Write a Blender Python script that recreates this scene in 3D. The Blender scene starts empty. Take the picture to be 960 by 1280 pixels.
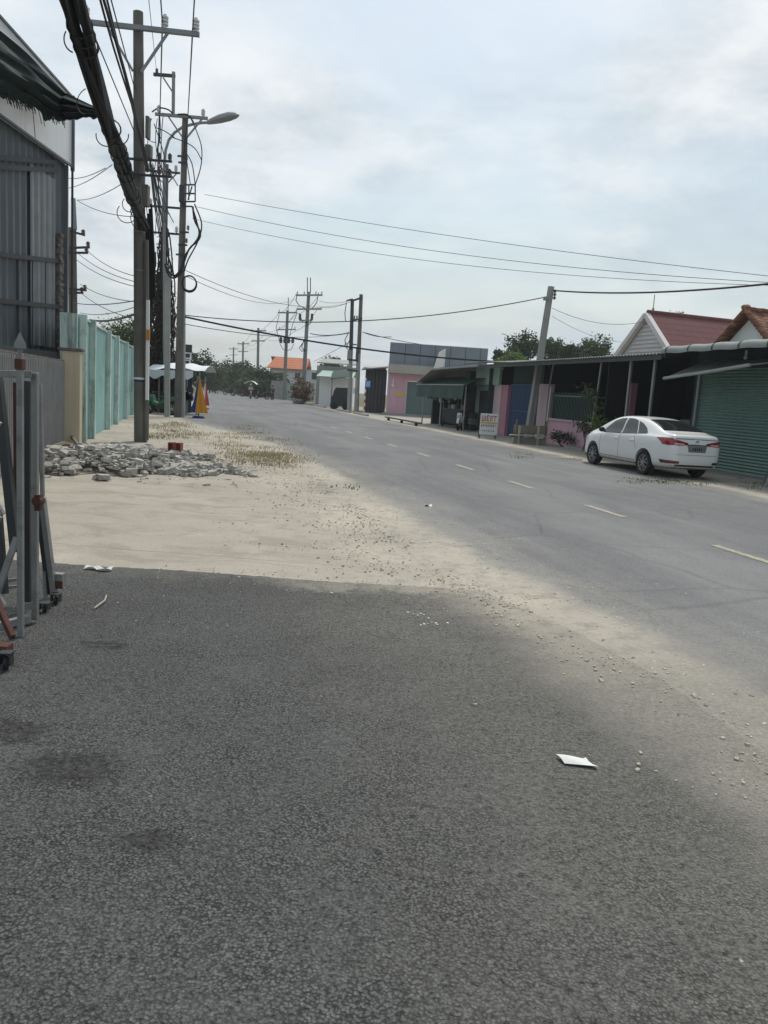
import bpy, bmesh, math, random
from mathutils import Vector, Matrix
from mathutils.bvhtree import BVHTree
rnd = random.Random(7)
C = bpy.context.scene.collection
scene = bpy.context.scene
PI = math.pi
# ------------------------------------------------------------------ camera and survey
F, H, PIT, ROL = 961.0, 1.6, math.radians(8.7), math.radians(3.8)
_cp, _sp, _cr, _sr = math.cos(PIT), math.sin(PIT), math.cos(ROL), math.sin(ROL)
FW = Vector((0, _cp, -_sp)); _r0 = Vector((1, 0, 0)); _u0 = Vector((0, _sp, _cp))
RT = _cr*_r0 + _sr*_u0; UP = _cr*_u0 - _sr*_r0
def ray(px, py): return FW + (px-480)/F*RT - (py-640)/F*UP
def G(px, py, z=0.0):                      # a spot on the ground (or at height z)
    d = ray(px, py); k = (z-H)/d.z; return Vector((d.x*k, d.y*k, z))
def A(px, py, Y):                          # a spot Y metres ahead
    d = ray(px, py); k = Y/d.y; return Vector((d.x*k, Y, H+d.z*k))
def X(px, py, x):                          # a spot in the vertical plane x = const
    d = ray(px, py); k = x/d.x; return Vector((x, d.y*k, H+d.z*k))
RO = Vector((2.67, 15.07, 0)); RDX, RDY = -0.2516, 0.9678
def R(t, s, z=0.0): return Vector((RO.x + s*RDX + t*RDY, RO.y + s*RDY - t*RDX, z))
RA = math.atan2(-RDX, RDY)                 # the road frame's turn about Z
RM = Matrix.Translation(RO) @ Matrix.Rotation(RA, 4, 'Z')
cam_d = bpy.data.cameras.new('camera'); cam = bpy.data.objects.new('camera', cam_d); C.objects.link(cam)
m = Matrix.Identity(4)
for i in range(3):
    m[i][0] = RT[i]; m[i][1] = UP[i]; m[i][2] = -FW[i]
m.translation = Vector((0, 0, H)); cam.matrix_world = m
cam_d.sensor_fit = 'HORIZONTAL'; cam_d.sensor_width = 36; cam_d.lens = F/960*36
cam_d.clip_start = 0.05; cam_d.clip_end = 5000
scene.camera = cam
# ------------------------------------------------------------------ nodes and materials
class NT:
    def __init__(s, tree): s.t = tree; s.n = tree.nodes; s.l = tree.links
    def new(s, typ, ins=None, **kw):
        n = s.n.new(typ)
        for k, v in kw.items(): setattr(n, k, v)
        for k, v in (ins or {}).items(): s.set(n.inputs[k], v)
        return n
    def set(s, sock, v):
        if isinstance(v, bpy.types.NodeSocket): s.l.new(v, sock)
        elif isinstance(v, bpy.types.Node): s.l.new(v.outputs[0], sock)
        elif isinstance(v, (tuple, list)) and len(v) == 3 and sock.type == 'RGBA': sock.default_value = (*v, 1)
        else: sock.default_value = v
    def math(s, op, a, b=0.0, c=0.0, clamp=False):
        n = s.new('ShaderNodeMath', {0: a, 1: b, 2: c}, operation=op); n.use_clamp = clamp; return n.outputs[0]
    def mix(s, f, a, b, blend='MIX'):
        n = s.n.new('ShaderNodeMix'); n.data_type = 'RGBA'; n.blend_type = blend
        s.set(n.inputs[0], f); s.set(n.inputs[6], a); s.set(n.inputs[7], b); return n.outputs[2]
    def noise(s, vec, scale, detail=4, rough=.55, dist=0):
        return s.new('ShaderNodeTexNoise', {'Vector': vec, 'Scale': scale, 'Detail': detail, 'Roughness': rough, 'Distortion': dist}).outputs[0]
    def vor(s, vec, scale, feature='F1', out=0, rnd_=1.0):
        return s.new('ShaderNodeTexVoronoi', {'Vector': vec, 'Scale': scale, 'Randomness': rnd_}, feature=feature).outputs[out]
    def rng(s, v, a, b, c=0., d=1., smooth=False):
        n = s.new('ShaderNodeMapRange', {0: v, 1: a, 2: b, 3: c, 4: d}, interpolation_type='SMOOTHSTEP' if smooth else 'LINEAR'); return n.outputs[0]
    def pos(s): return s.new('ShaderNodeNewGeometry').outputs['Position']
    def mapv(s, vec, scale=(1, 1, 1), loc=(0, 0, 0)):
        return s.new('ShaderNodeMapping', {'Vector': vec, 'Scale': scale, 'Location': loc}).outputs[0]
def newmat(name):
    mt = bpy.data.materials.new(name); mt.use_nodes = True
    t = NT(mt.node_tree); return mt, t, t.n['Principled BSDF']
def M(name, col, rough=.8, var=.18, sc=1.5, fine=30, bump=.2, bd=.01, streak=0.0, dirt=(.12, .10, .08), patch=0.0, metal=0.0, spec=.4, coat=0.0):
    mt, t, b = newmat(name); p = t.pos()
    n1 = t.noise(p, sc, 5, .6); n2 = t.noise(p, fine, 3, .6)
    k = t.math('ADD', t.math('MULTIPLY', t.math('SUBTRACT', n1, .5), var*3.2), t.math('MULTIPLY', t.math('SUBTRACT', n2, .5), var*1.2))
    k = t.math('ADD', k, 1.0)
    c = t.mix(1.0, col, t.new('ShaderNodeCombineColor', {0: k, 1: k, 2: k}).outputs[0], 'MULTIPLY')
    if streak:
        sv = t.noise(t.mapv(p, (5, 5, .35)), 1.6, 5, .65)
        c = t.mix(t.math('MULTIPLY', t.rng(sv, .48, .75, 0, 1, True), streak), c, dirt)
    if patch:
        sv = t.noise(p, sc*.9, 8, .7, .6)
        c = t.mix(t.math('MULTIPLY', t.rng(sv, .5, .62, 0, 1, True), patch), c, dirt)
    t.set(b.inputs['Base Color'], c)
    t.set(b.inputs['Roughness'], t.rng(n2, .3, .7, max(0, rough-.08), min(1, rough+.08)))
    b.inputs['Metallic'].default_value = metal; b.inputs['Specular IOR Level'].default_value = spec
    if coat: b.inputs['Coat Weight'].default_value = coat; b.inputs['Coat Roughness'].default_value = .05
    if bump:
        t.set(b.inputs['Normal'], t.new('ShaderNodeBump', {'Height': n2, 'Strength': bump, 'Distance': bd}).outputs[0])
    return mt
def leafmat(name, a, b_, rough=.6):
    mt, t, b = newmat(name); p = t.pos()
    n1 = t.noise(p, .9, 4, .6); w = t.new('ShaderNodeTexWhiteNoise', {'Vector': t.new('ShaderNodeVectorMath', {0: t.mapv(p, (6, 6, 6))}, operation='FLOOR').outputs[0]}).outputs[0]
    f = t.math('ADD', t.math('MULTIPLY', t.rng(n1, .3, .7), .6), t.math('MULTIPLY', w, .4))
    c = t.mix(f, a, b_)
    t.set(b.inputs['Base Color'], c); b.inputs['Roughness'].default_value = rough; b.inputs['Specular IOR Level'].default_value = .25
    tr = t.new('ShaderNodeBsdfTranslucent', {'Color': c}); mx = t.new('ShaderNodeMixShader', {0: .3, 1: b.outputs[0], 2: tr.outputs[0]})
    t.set(t.n['Material Output'].inputs[0], mx.outputs[0]); return mt
# sand shared by the ground and by the dusty margins of every sheet
sg = bpy.data.node_groups.new('sandy_dirt', 'ShaderNodeTree')
sg.interface.new_socket('Color', in_out='OUTPUT', socket_type='NodeSocketColor')
sg.interface.new_socket('Height', in_out='OUTPUT', socket_type='NodeSocketFloat')
t = NT(sg); go = t.n.new('NodeGroupOutput'); p = t.pos()
a1 = t.noise(p, .55, 6, .6, .3); a2 = t.noise(p, 5, 6, .7); a3 = t.noise(p, 60, 3, .7)
pv = t.vor(p, 24, 'F1', 0); pc = t.vor(p, 24, 'F1', 1)
c = t.mix(t.rng(a1, .35, .65), (.46, .418, .342), (.335, .31, .266))
c = t.mix(t.math('MULTIPLY', t.rng(a2, .46, .68, 0, 1, True), .7), c, (.235, .218, .19))
c = t.mix(t.math('MULTIPLY', t.rng(a3, .45, .7), .35), c, (.22, .19, .155))
peb = t.math('MULTIPLY', t.rng(pv, .36, .28), t.rng(t.noise(p, 1.3, 4, .6), .46, .62))
c = t.mix(t.math('MULTIPLY', peb, .75), c, t.mix(t.new('ShaderNodeSeparateColor', {0: pc}).outputs[0], (.16, .14, .12), (.55, .52, .46)))
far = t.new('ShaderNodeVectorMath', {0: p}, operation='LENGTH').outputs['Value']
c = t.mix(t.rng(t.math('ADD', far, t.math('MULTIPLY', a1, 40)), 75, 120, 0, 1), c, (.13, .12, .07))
t.set(go.inputs[0], c)
t.set(go.inputs[1], t.math('ADD', t.math('ADD', t.math('MULTIPLY', a3, .4), t.math('MULTIPLY', a2, 1.2)), t.math('MULTIPLY', t.math('MULTIPLY', t.math('SUBTRACT', .4, pv), peb), 3)))
def sandnode(t):
    n = t.n.new('ShaderNodeGroup'); n.node_tree = sg; return n.outputs[0], n.outputs[1]
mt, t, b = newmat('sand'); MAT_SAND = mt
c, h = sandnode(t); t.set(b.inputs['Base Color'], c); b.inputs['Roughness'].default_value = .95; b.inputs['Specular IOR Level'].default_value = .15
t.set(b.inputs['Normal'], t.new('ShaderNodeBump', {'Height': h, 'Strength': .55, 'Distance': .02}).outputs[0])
def asphalt(name, lo, hi, grain, fadeL, fadeR, patches=(), bump=.8, bdist=.012, crack=0.0, tracks=False, pits=.5, front=False):
    """fadeL/fadeR: (start, width) in metres of the dusty margin along the sheet's edges (UV holds the two distances)."""
    mt, t, b = newmat(name); p = t.pos()
    n0 = t.noise(p, grain, 3, .75); n1 = t.noise(p, grain*.42, 4, .7, .3); v1 = t.vor(p, grain*.62, 'F1', 0)
    vc = t.new('ShaderNodeSeparateColor', {0: t.vor(p, grain*.9, 'F1', 1)}).outputs[0]
    big = t.noise(p, .4, 7, .65, .5); mid = t.noise(p, 2.6, 6, .7, .2)
    def dev(x, k): return t.math('MULTIPLY', t.math('SUBTRACT', x, .5), k)
    f = t.math('ADD', dev(n0, 1.5), dev(n1, 1.5)); f = t.math('ADD', f, dev(vc, .30)); f = t.math('ADD', f, .46)
    f = t.math('ADD', f, dev(big, .75)); f = t.math('ADD', f, dev(mid, .55))
    hgt = t.math('ADD', t.math('ADD', t.math('MULTIPLY', n0, .7), n1), t.math('MULTIPLY', t.rng(v1, .1, .7, 1, 0), .45))
    if tracks:     # wheel paths, patches and oil along the direction of travel
        tt = t.new('ShaderNodeVectorMath', {0: t.new('ShaderNodeVectorMath', {0: p, 1: tuple(RO)}, operation='SUBTRACT').outputs[0], 1: (RDY, -RDX, 0)}, operation='DOT_PRODUCT').outputs['Value']
        al = t.new('ShaderNodeVectorMath', {0: p, 1: (RDX, RDY, 0)}, operation='DOT_PRODUCT').outputs['Value']
        st = t.noise(t.new('ShaderNodeCombineXYZ', {0: tt, 1: t.math('MULTIPLY', al, .05), 2: 0.0}).outputs[0], 1.4, 6, .65)
        st2 = t.noise(t.new('ShaderNodeCombineXYZ', {0: t.math('MULTIPLY', tt, .5), 1: t.math('MULTIPLY', al, .14), 2: 3.0}).outputs[0], 1.0, 5, .6, .4)
        f = t.math('ADD', f, dev(st, 1.0)); f = t.math('ADD', f, dev(t.rng(st2, .42, .58, 0, 1, True), .26))
    f = t.math('ADD', f, 0.0, clamp=True)
    c = t.mix(f, lo, hi)
    cre = t.math('MULTIPLY', t.rng(t.math('ADD', t.vor(p, grain*.85, 'F1', 0), dev(n0, .55)), .40, .66, 0, 1), t.rng(mid, .30, .62, .35, 1.0))
    pk = t.math('MULTIPLY', t.math('MAXIMUM', t.rng(n1, .40, .30, 0, 1), cre), pits)
    c = t.mix(pk, c, (lo[0]*.35, lo[1]*.35, lo[2]*.35)); hgt = t.math('SUBTRACT', hgt, t.math('MULTIPLY', pk, .6))
    uv = t.new('ShaderNodeUVMap'); uvs = t.new('ShaderNodeSeparateXYZ', {0: uv.outputs[0]})
    wob = t.math('ADD', t.math('MULTIPLY', t.math('SUBTRACT', t.noise(p, 1.1, 6, .65), .5), 1.5), t.math('MULTIPLY', t.math('SUBTRACT', t.noise(p, 14, 4, .7), .5), .5))
    fac = None
    sc_, sh_ = sandnode(t); sy = t.new('ShaderNodeSeparateXYZ', {0: p}).outputs[1]
    thin = t.math('MULTIPLY', t.rng(t.math('ADD', sy, dev(mid, 2.0)), 3.6, 6.4, .82, 0, True), 1.0)
    sc_ = t.mix(thin, sc_, t.mix(t.rng(t.noise(p, 48, 4, .75), .3, .7), (.13, .125, .11), (.31, .29, .25)))
    for sock, fd in ((uvs.outputs[0], fadeL), (uvs.outputs[1], fadeR)):
        if not fd: continue
        s0, w = fd[:2]; am = fd[2] if len(fd) > 2 else s0*1.7
        q = t.rng(t.math('ADD', sock, t.math('MULTIPLY', wob, am)), s0, s0+w, 1, 0, True)
        q2 = t.math('MULTIPLY', t.rng(t.math('ADD', sock, t.math('MULTIPLY', wob, w*1.4)), s0+w*.4, s0+w*2.6, 1, 0, True), .30)
        q2 = t.math('MULTIPLY', q2, t.rng(n1, .35, .6, .4, 1.3))
        q = t.math('MAXIMUM', q, q2)
        fac = q if fac is None else t.math('MAXIMUM', fac, q)
    if front:
        sx_ = t.new('ShaderNodeSeparateXYZ', {0: p}).outputs[0]
        q = t.math('MULTIPLY', t.rng(t.math('ADD', sy, t.math('MULTIPLY', wob, .9)), 5.95, 6.3, 0, 1, True), t.rng(t.math('ADD', sx_, t.math('MULTIPLY', wob, .8)), -1.3, .9, .12, 1))
        fac = t.math('MAXIMUM', fac, q)
    for (px_, py_, r_, asp) in patches:
        g = G(px_, py_)
        d = t.new('ShaderNodeVectorMath', {0: t.mapv(p, (1, asp, 0), (-g.x, -g.y*asp, 0))}, operation='LENGTH').outputs['Value']
        d = t.math('ADD', d, t.math('MULTIPLY', t.math('SUBTRACT', t.noise(p, 19, 7, .8), .5), r_*3.2))
        k = t.rng(d, r_*.25, r_*1.2, 1, 0, True)
        c = t.mix(t.math('MULTIPLY', k, .8), c, t.mix(t.rng(n1, .35, .65), (.004, .004, .004), (.085, .083, .078)))
        hgt = t.math('SUBTRACT', hgt, t.math('MULTIPLY', k, .9))
    if crack:
        cv = t.new('ShaderNodeTexVoronoi', {'Vector': t.new('ShaderNodeMixRGB', {0: .12, 1: p, 2: t.new('ShaderNodeTexNoise', {'Vector': p, 'Scale': 1.5}).outputs[1]}).outputs[0], 'Scale': .45}, feature='DISTANCE_TO_EDGE').outputs[0]
        ck = t.math('MULTIPLY', t.rng(cv, .003, .010, 1, 0), crack)
        c = t.mix(ck, c, (.03, .03, .03))
    if fac is not None: c = t.mix(fac, c, sc_)
    sp = t.vor(p, 9, 'F1', 0); c = t.mix(t.math('MULTIPLY', t.rng(sp, .075, .05), t.rng(t.noise(p, 2.3, 2), .55, .6)), c, (.5, .48, .43))
    t.set(b.inputs['Base Color'], c); b.inputs['Roughness'].default_value = .9; b.inputs['Specular IOR Level'].default_value = .25
    t.set(b.inputs['Normal'], t.new('ShaderNodeBump', {'Height': hgt, 'Strength': bump, 'Distance': bdist}).outputs[0])
    return mt
# ------------------------------------------------------------------ mesh building
WM = {}
class MB:
    def __init__(s, mx=None): s.v = []; s.f = []; s.mi = []; s.M = mx; s.cur = 0; s.uv = None
    def add(s, vs, fs):
        o = len(s.v)
        s.v += [(s.M @ Vector(v)) if s.M else Vector(v) for v in vs]
        s.f += [[i+o for i in f] for f in fs]; s.mi += [s.cur]*len(fs)
    def box(s, x0, x1, y0, y1, z0, z1):
        s.add([(x0,y0,z0),(x1,y0,z0),(x1,y1,z0),(x0,y1,z0),(x0,y0,z1),(x1,y0,z1),(x1,y1,z1),(x0,y1,z1)],
              [(0,3,2,1),(4,5,6,7),(0,1,5,4),(1,2,6,5),(2,3,7,6),(3,0,4,7)])
    def beam(s, p, q, w, h=None, up=(0, 0, 1), w2=None, h2=None):
        p, q = Vector(p), Vector(q); h = h or w; d = (q-p).normalized(); u = Vector(up)
        if abs(d.dot(u)) > .95: u = Vector((RDX, RDY, 0))
        sx = d.cross(u).normalized(); u = sx.cross(d).normalized()
        w2 = w2 or w; h2 = h2 or h; vs = []
        for c, ww, hh in ((p, w, h), (q, w2, h2)):
            for a, b_ in ((-1,-1),(1,-1),(1,1),(-1,1)): vs.append(c + sx*a*ww/2 + u*b_*hh/2)
        s.add(vs, [(3,2,1,0),(4,5,6,7),(0,1,5,4),(1,2,6,5),(2,3,7,6),(3,0,4,7)])
    def tube(s, pts, r, n=6, cap=True):
        pts = [Vector(p) for p in pts]; k = len(pts); rs = r if isinstance(r, (list, tuple)) else [r]*k
        vs = []; pu = None
        for i, p in enumerate(pts):
            d = (pts[min(i+1, k-1)] - pts[max(i-1, 0)])
            d = d.normalized() if d.length > 1e-9 else Vector((0,0,1))
            if pu is None: pu = d.orthogonal().normalized()
            u = (pu - d*pu.dot(d)); u = u.normalized() if u.length > 1e-6 else d.orthogonal().normalized(); pu = u
            w = d.cross(u)
            for j in range(n):
                a = 2*PI*j/n; vs.append(p + (u*math.cos(a) + w*math.sin(a))*rs[i])
        fs = [(i*n+j, i*n+(j+1)%n, (i+1)*n+(j+1)%n, (i+1)*n+j) for i in range(k-1) for j in range(n)]
        if cap: fs += [tuple(range(n-1, -1, -1)), tuple((k-1)*n+j for j in range(n))]
        s.add(vs, fs)
    def cyl(s, p, q, r, n=12, r2=None): s.tube([p, q], [r, r if r2 is None else r2], n)
    def torus(s, c, ax, Rr, r, n=20, m_=6, a0=0, a1=2*PI):
        c = Vector(c); ax = Vector(ax).normalized(); u = ax.orthogonal().normalized(); w = ax.cross(u)
        full = abs(a1-a0-2*PI) < 1e-6; pts = []
        vs = []; k = n if full else n+1
        for i in range(k):
            a = a0 + (a1-a0)*i/n; e = u*math.cos(a)+w*math.sin(a)
            for j in range(m_):
                bb = 2*PI*j/m_; vs.append(c + e*(Rr + r*math.cos(bb)) + ax*r*math.sin(bb))
        fs = []
        for i in range(n):
            i2 = (i+1) % k
            if not full and i+1 >= k: continue
            for j in range(m_): fs.append((i*m_+j, i2*m_+j, i2*m_+(j+1)%m_, i*m_+(j+1)%m_))
        s.add(vs, fs)
    def sph(s, c, rx, ry=None, rz=None, nu=10, nv=7, jit=0):
        ry = ry or rx; rz = rz or rx; c = Vector(c); vs = [c+Vector((0,0,-rz))]; fs = []
        for i in range(1, nv):
            a = -PI/2 + PI*i/nv
            for j in range(nu):
                b_ = 2*PI*j/nu; k = 1+rnd.uniform(-jit, jit)
                vs.append(c + Vector((rx*math.cos(a)*math.cos(b_)*k, ry*math.cos(a)*math.sin(b_)*k, rz*math.sin(a)*k)))
        vs.append(c+Vector((0,0,rz))); L = len(vs)-1
        for j in range(nu):
            fs.append((0, 1+(j+1)%nu, 1+j)); fs.append((L, L-nu+j, L-nu+(j+1)%nu))
            for i in range(nv-2):
                o = 1+i*nu; fs.append((o+j, o+(j+1)%nu, o+nu+(j+1)%nu, o+nu+j))
        s.add(vs, fs)
    def prism(s, poly, vec):
        poly = [Vector(p) for p in poly]; vec = Vector(vec); n = len(poly)
        s.add(poly + [p+vec for p in poly], [tuple(range(n-1,-1,-1)), tuple(range(n, 2*n))] + [(i, (i+1)%n, n+(i+1)%n, n+i) for i in range(n)])
    def quad(s, *p): s.add(p, [tuple(range(len(p)))])
    def grid(s, fn, nu, nv):
        vs = [fn(i/nu, j/nv) for i in range(nu+1) for j in range(nv+1)]
        s.add(vs, [(i*(nv+1)+j, (i+1)*(nv+1)+j, (i+1)*(nv+1)+j+1, i*(nv+1)+j+1) for i in range(nu) for j in range(nv)])
    def slab(s, fn, nu, nv, off):        # a grid with thickness
        off = Vector(off); a = [Vector(fn(i/nu, j/nv)) for i in range(nu+1) for j in range(nv+1)]; n = len(a); w = nv+1
        fs = []
        for i in range(nu):
            for j in range(nv):
                q = (i*w+j, (i+1)*w+j, (i+1)*w+j+1, i*w+j+1); fs += [q, tuple(n+x for x in reversed(q))]
        edge = [(i, 0) for i in range(nu+1)] + [(nu, j) for j in range(1, nv+1)] + [(i, nv) for i in range(nu-1, -1, -1)] + [(0, j) for j in range(nv-1, 0, -1)]
        e = [i*w+j for i, j in edge]
        fs += [(e[(k+1) % len(e)], e[k], n+e[k], n+e[(k+1) % len(e)]) for k in range(len(e))]
        s.add(a + [p+off for p in a], fs)
    def build(s, name, mats, parent=None, smooth=False, local=False, origin=None, bevel=0.0):
        if not isinstance(mats, (list, tuple)): mats = [mats]
        me = bpy.data.meshes.new(name)
        if local: inv = None; loc = Vector((0,0,0))
        elif parent is not None:
            inv = WM[parent.name].inverted(); loc = Vector((0,0,0))
        else:
            if origin is None:
                n = len(s.v); origin = Vector((sum(v.x for v in s.v)/n, sum(v.y for v in s.v)/n, min(v.z for v in s.v)))
            inv = Matrix.Translation(-Vector(origin)); loc = Vector(origin)
        me.from_pydata([tuple(inv @ v) if inv else tuple(v) for v in s.v], [], s.f)
        for mm in mats: me.materials.append(mm)
        if len(mats) > 1: me.polygons.foreach_set('material_index', s.mi)
        if smooth:
            me.polygons.foreach_set('use_smooth', [True]*len(me.polygons))
            try: me.set_sharp_from_angle(angle=math.radians(40))
            except Exception: pass
        if s.uv:
            ul = me.uv_layers.new(name='UVMap')
            for lp in me.loops: ul.data[lp.index].uv = s.uv[lp.vertex_index]
        me.update()
        o = bpy.data.objects.new(name, me); C.objects.link(o); o.location = loc
        if parent is not None: o.parent = parent
        WM[o.name] = (WM[parent.name] if parent is not None else Matrix.Translation(loc))
        if bevel:
            bm_ = o.modifiers.new('bevel', 'BEVEL'); bm_.width = bevel; bm_.segments = 2; bm_.limit_method = 'ANGLE'
        return o
def tag(o, label=None, cat=None, group=None, kind=None):
    if label: o['label'] = label
    if cat: o['category'] = cat
    if group: o['group'] = group
    if kind: o['kind'] = kind
    return o
def thing(name, label, cat, loc=(0,0,0), rz=0.0, group=None):
    o = bpy.data.objects.new(name, None); C.objects.link(o); o.location = loc; o.rotation_euler = (0,0,rz); o.empty_display_size = .2
    WM[o.name] = Matrix.Translation(Vector(loc)) @ Matrix.Rotation(rz, 4, 'Z')
    return tag(o, label, cat, group)
def dup(root, loc, rz=0.0, label=None, group=None, scale=1.0):
    def rec(o, par):
        c = o.copy(); C.objects.link(c)
        if par is not None: c.parent = par
        for ch in list(o.children): rec(ch, c)
        return c
    r = rec(root, None); r.location = loc; r.rotation_euler = (0,0,rz); r.scale = (scale,)*3
    if label: r['label'] = label
    if group: r['group'] = group
    return r
def sag(p, q, d, n=24):
    p, q = Vector(p), Vector(q)
    return [p.lerp(q, i/n) - Vector((0,0,d*4*(i/n)*(1-i/n))) for i in range(n+1)]
# ------------------------------------------------------------------ palette
K = {}
K['concrete'] = M('concrete', (.30, .29, .265), .9, .22, 1.2, 25, .35, streak=.45, dirt=(.14, .13, .11))
K['pole_conc'] = M('weathered_pole_concrete', (.145, .135, .118), .92, .25, 2.0, 30, .5, streak=.55, dirt=(.05, .045, .04))
K['pole_pale'] = M('pale_pole_concrete', (.34, .34, .31), .9, .15, 2.0, 30, .4, streak=.4, dirt=(.2, .2, .18))
K['pole_far'] = M('far_pole_concrete', (.20, .21, .20), .9, .15, 1.0, 20, .2)
K['steel'] = M('galvanised_steel', (.24, .25, .25), .55, .15, 3, 60, .1, metal=.5)
K['darksteel'] = M('dark_steel', (.06, .06, .062), .6, .2, 3, 60, .1, metal=.4)
K['black'] = M('black_rubber', (.014, .014, .016), .6, .2, 5, 60, .15)
K['cable'] = M('black_cable_sheath', (.008, .009, .011), .55, .25, 6, 80, .2)
K['porcelain'] = M('white_porcelain', (.62, .62, .60), .25, .06, 5, 40, 0)
K['porc_brown'] = M('brown_porcelain', (.10, .07, .06), .25, .1, 5, 40, 0)
K['white'] = M('white_paint', (.74, .74, .71), .6, .07, 2, 40, .1, streak=.2, dirt=(.4, .38, .33))
K['sheet_dark'] = M('dark_grey_sheet_metal', (.13, .14, .15), .55, .14, .8, 30, .08, streak=.35, dirt=(.05, .052, .055), metal=.3)
K['fascia'] = M('white_sign_sheet', (.70, .71, .71), .5, .05, 1.0, 20, .05, streak=.35, dirt=(.45, .46, .46))
K['net'] = M('dark_green_shade_net', (.012, .028, .026), .9, .3, 4, 60, .5)
K['teal'] = M('teal_painted_wall', (.22, .395, .38), .85, .12, 1.0, 30, .25, streak=.28, dirt=(.13, .21, .18), patch=.35)
K['teal_pale'] = M('pale_teal_wall', (.54, .66, .60), .88, .16, 2.2, 30, .3, streak=.8, dirt=(.12, .15, .12), patch=.35)
K['cream'] = M('cream_painted_pillar', (.55, .47, .335), .85, .08, 1.5, 30, .25, streak=.3, dirt=(.3, .25, .17))
K['bars'] = M('grey_painted_bars', (.34, .335, .325), .6, .14, 3, 40, .1, streak=.3, dirt=(.12, .09, .07), metal=.2)
K['gate'] = M('grey_painted_gate_steel', (.24, .24, .23), .6, .2, 6, 60, .2, streak=.5, dirt=(.12, .10, .08), patch=.45, metal=.25)
K['gate_dark'] = M('shadow_grey_gate_steel', (.05, .052, .052), .5, .12, 4, 60, .12, metal=.25)  # darker copy of the gate steel, shade painted into the colour
K['rust'] = M('rusty_steel', (.085, .036, .026), .9, .35, 12, 90, .5)
K['brick'] = M('red_brick', (.26, .075, .055), .9, .2, 9, 60, .5)
K['oldbrick'] = M('crumbled_brick', (.15, .13, .115), .95, .4, 6, 40, .8, patch=.5, dirt=(.3, .28, .25))
K['rubble'] = M('broken_concrete', (.41, .39, .35), .95, .3, 4, 40, .8, bd=.02, patch=.4, dirt=(.18, .16, .14))
K['pebble'] = M('gravel_stone', (.47, .425, .34), .95, .45, 9, 60, .4)
K['grass_dry'] = leafmat('dry_grass_blades', (.24, .19, .10), (.38, .32, .19))
K['grass_green'] = leafmat('green_grass_blades', (.07, .11, .025), (.16, .18, .06))
K['pink'] = M('pink_painted_wall', (.60, .36, .41), .85, .08, 1.0, 30, .2, streak=.35, dirt=(.36, .22, .24))
K['pink_deep'] = M('deep_pink_wall', (.46, .22, .27), .85, .1, 1.2, 30, .2, streak=.4, dirt=(.26, .13, .15))
K['pink_pale'] = M('pale_pink_pillar', (.58, .44, .46), .85, .1, 1.2, 30, .2, streak=.4, dirt=(.3, .2, .2))
K['blue'] = M('blue_gate_sheet', (.022, .055, .13), .5, .15, 1.0, 30, .1, metal=.2)
K['shut'] = M('green_roller_shutter', (.115, .205, .17), .5, .1, .6, 20, .05, streak=.3, dirt=(.05, .10, .085), metal=.15)
K['shut2'] = M('grey_green_roller_shutter', (.13, .18, .165), .5, .1, .6, 20, .05, metal=.15)
K['palegreen'] = M('pale_green_wall', (.32, .43, .37), .85, .1, 1.0, 30, .2, streak=.35, dirt=(.15, .21, .18))
K['darkwall'] = M('shade_darkened_green', (.03, .05, .047), .85, .2, 1, 20, .2)  # green darkened so the colour carries the shade of the interiors
K['navy'] = M('shade_darkened_navy', (.028, .038, .045), .8, .2, 1, 20, .1)  # porch shade is put into this navy; sign boards and a door share it
K['roofgrey'] = M('fibre_cement_roof', (.22, .235, .215), .9, .2, 1.5, 25, .4, streak=.3, dirt=(.1, .11, .09), patch=.3)
K['roofedge'] = M('grey_roof_edge', (.30, .32, .30), .85, .15, 1.2, 25, .3, patch=.35, dirt=(.16, .17, .15))
K['roofdark'] = M('dark_roof_edge', (.07, .08, .075), .85, .2, 1.2, 25, .3)
K['awn'] = M('grey_awning_sheet', (.13, .14, .138), .7, .18, 1, 25, .2, streak=.3, dirt=(.08, .08, .08))
K['tarp'] = M('dark_green_tarpaulin', (.006, .04, .03), .7, .2, 2, 30, .3)
K['panel'] = M('blue_grey_sheet_panel', (.19, .215, .25), .5, .12, .9, 20, .1, streak=.5, dirt=(.27, .30, .34), metal=.25)
K['greyshed'] = M('charcoal_sheet_wall', (.05, .052, .057), .6, .12, 1, 20, .1, metal=.2)
K['beige'] = M('beige_canopy_band', (.38, .36, .31), .85, .12, 1, 20, .2, streak=.4, dirt=(.2, .18, .15))
K['lilac'] = M('white_gable_boards', (.64, .60, .58), .8, .06, 1, 20, .15, streak=.25, dirt=(.42, .38, .36))
K['yellow'] = M('yellow_cloth', (.55, .24, .012), .75, .1, 3, 40, .2)
K['bluecloth'] = M('blue_cloth', (.02, .04, .18), .75, .15, 3, 40, .2)
K['redcloth'] = M('red_cloth', (.45, .07, .06), .75, .15, 3, 40, .2)
K['canvas'] = M('white_canvas', (.70, .73, .76), .75, .07, 2, 30, .2, streak=.25, dirt=(.45, .47, .5))
K['wood'] = M('weathered_wood', (.22, .185, .14), .9, .25, 4, 30, .4)
K['woodpale'] = M('pale_wood', (.40, .36, .29), .9, .2, 4, 30, .3)
K['bark'] = M('bark', (.085, .065, .05), .95, .3, 3, 18, .9, bd=.03)
K['vine'] = M('dead_brown_vine', (.035, .024, .018), .95, .35, 5, 30, .8)
K['signred'] = M('red_sign_letters', (.50, .05, .04), .6, .08, 5, 40, 0)
K['signyel'] = M('yellow_sign_board', (.62, .44, .08), .6, .1, 2, 40, 0)
K['signblue'] = M('blue_sign_plate', (.03, .22, .55), .45, .08, 3, 40, 0)
K['paper'] = M('white_paper', (.66, .66, .63), .8, .05, 20, 80, .2)
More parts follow.
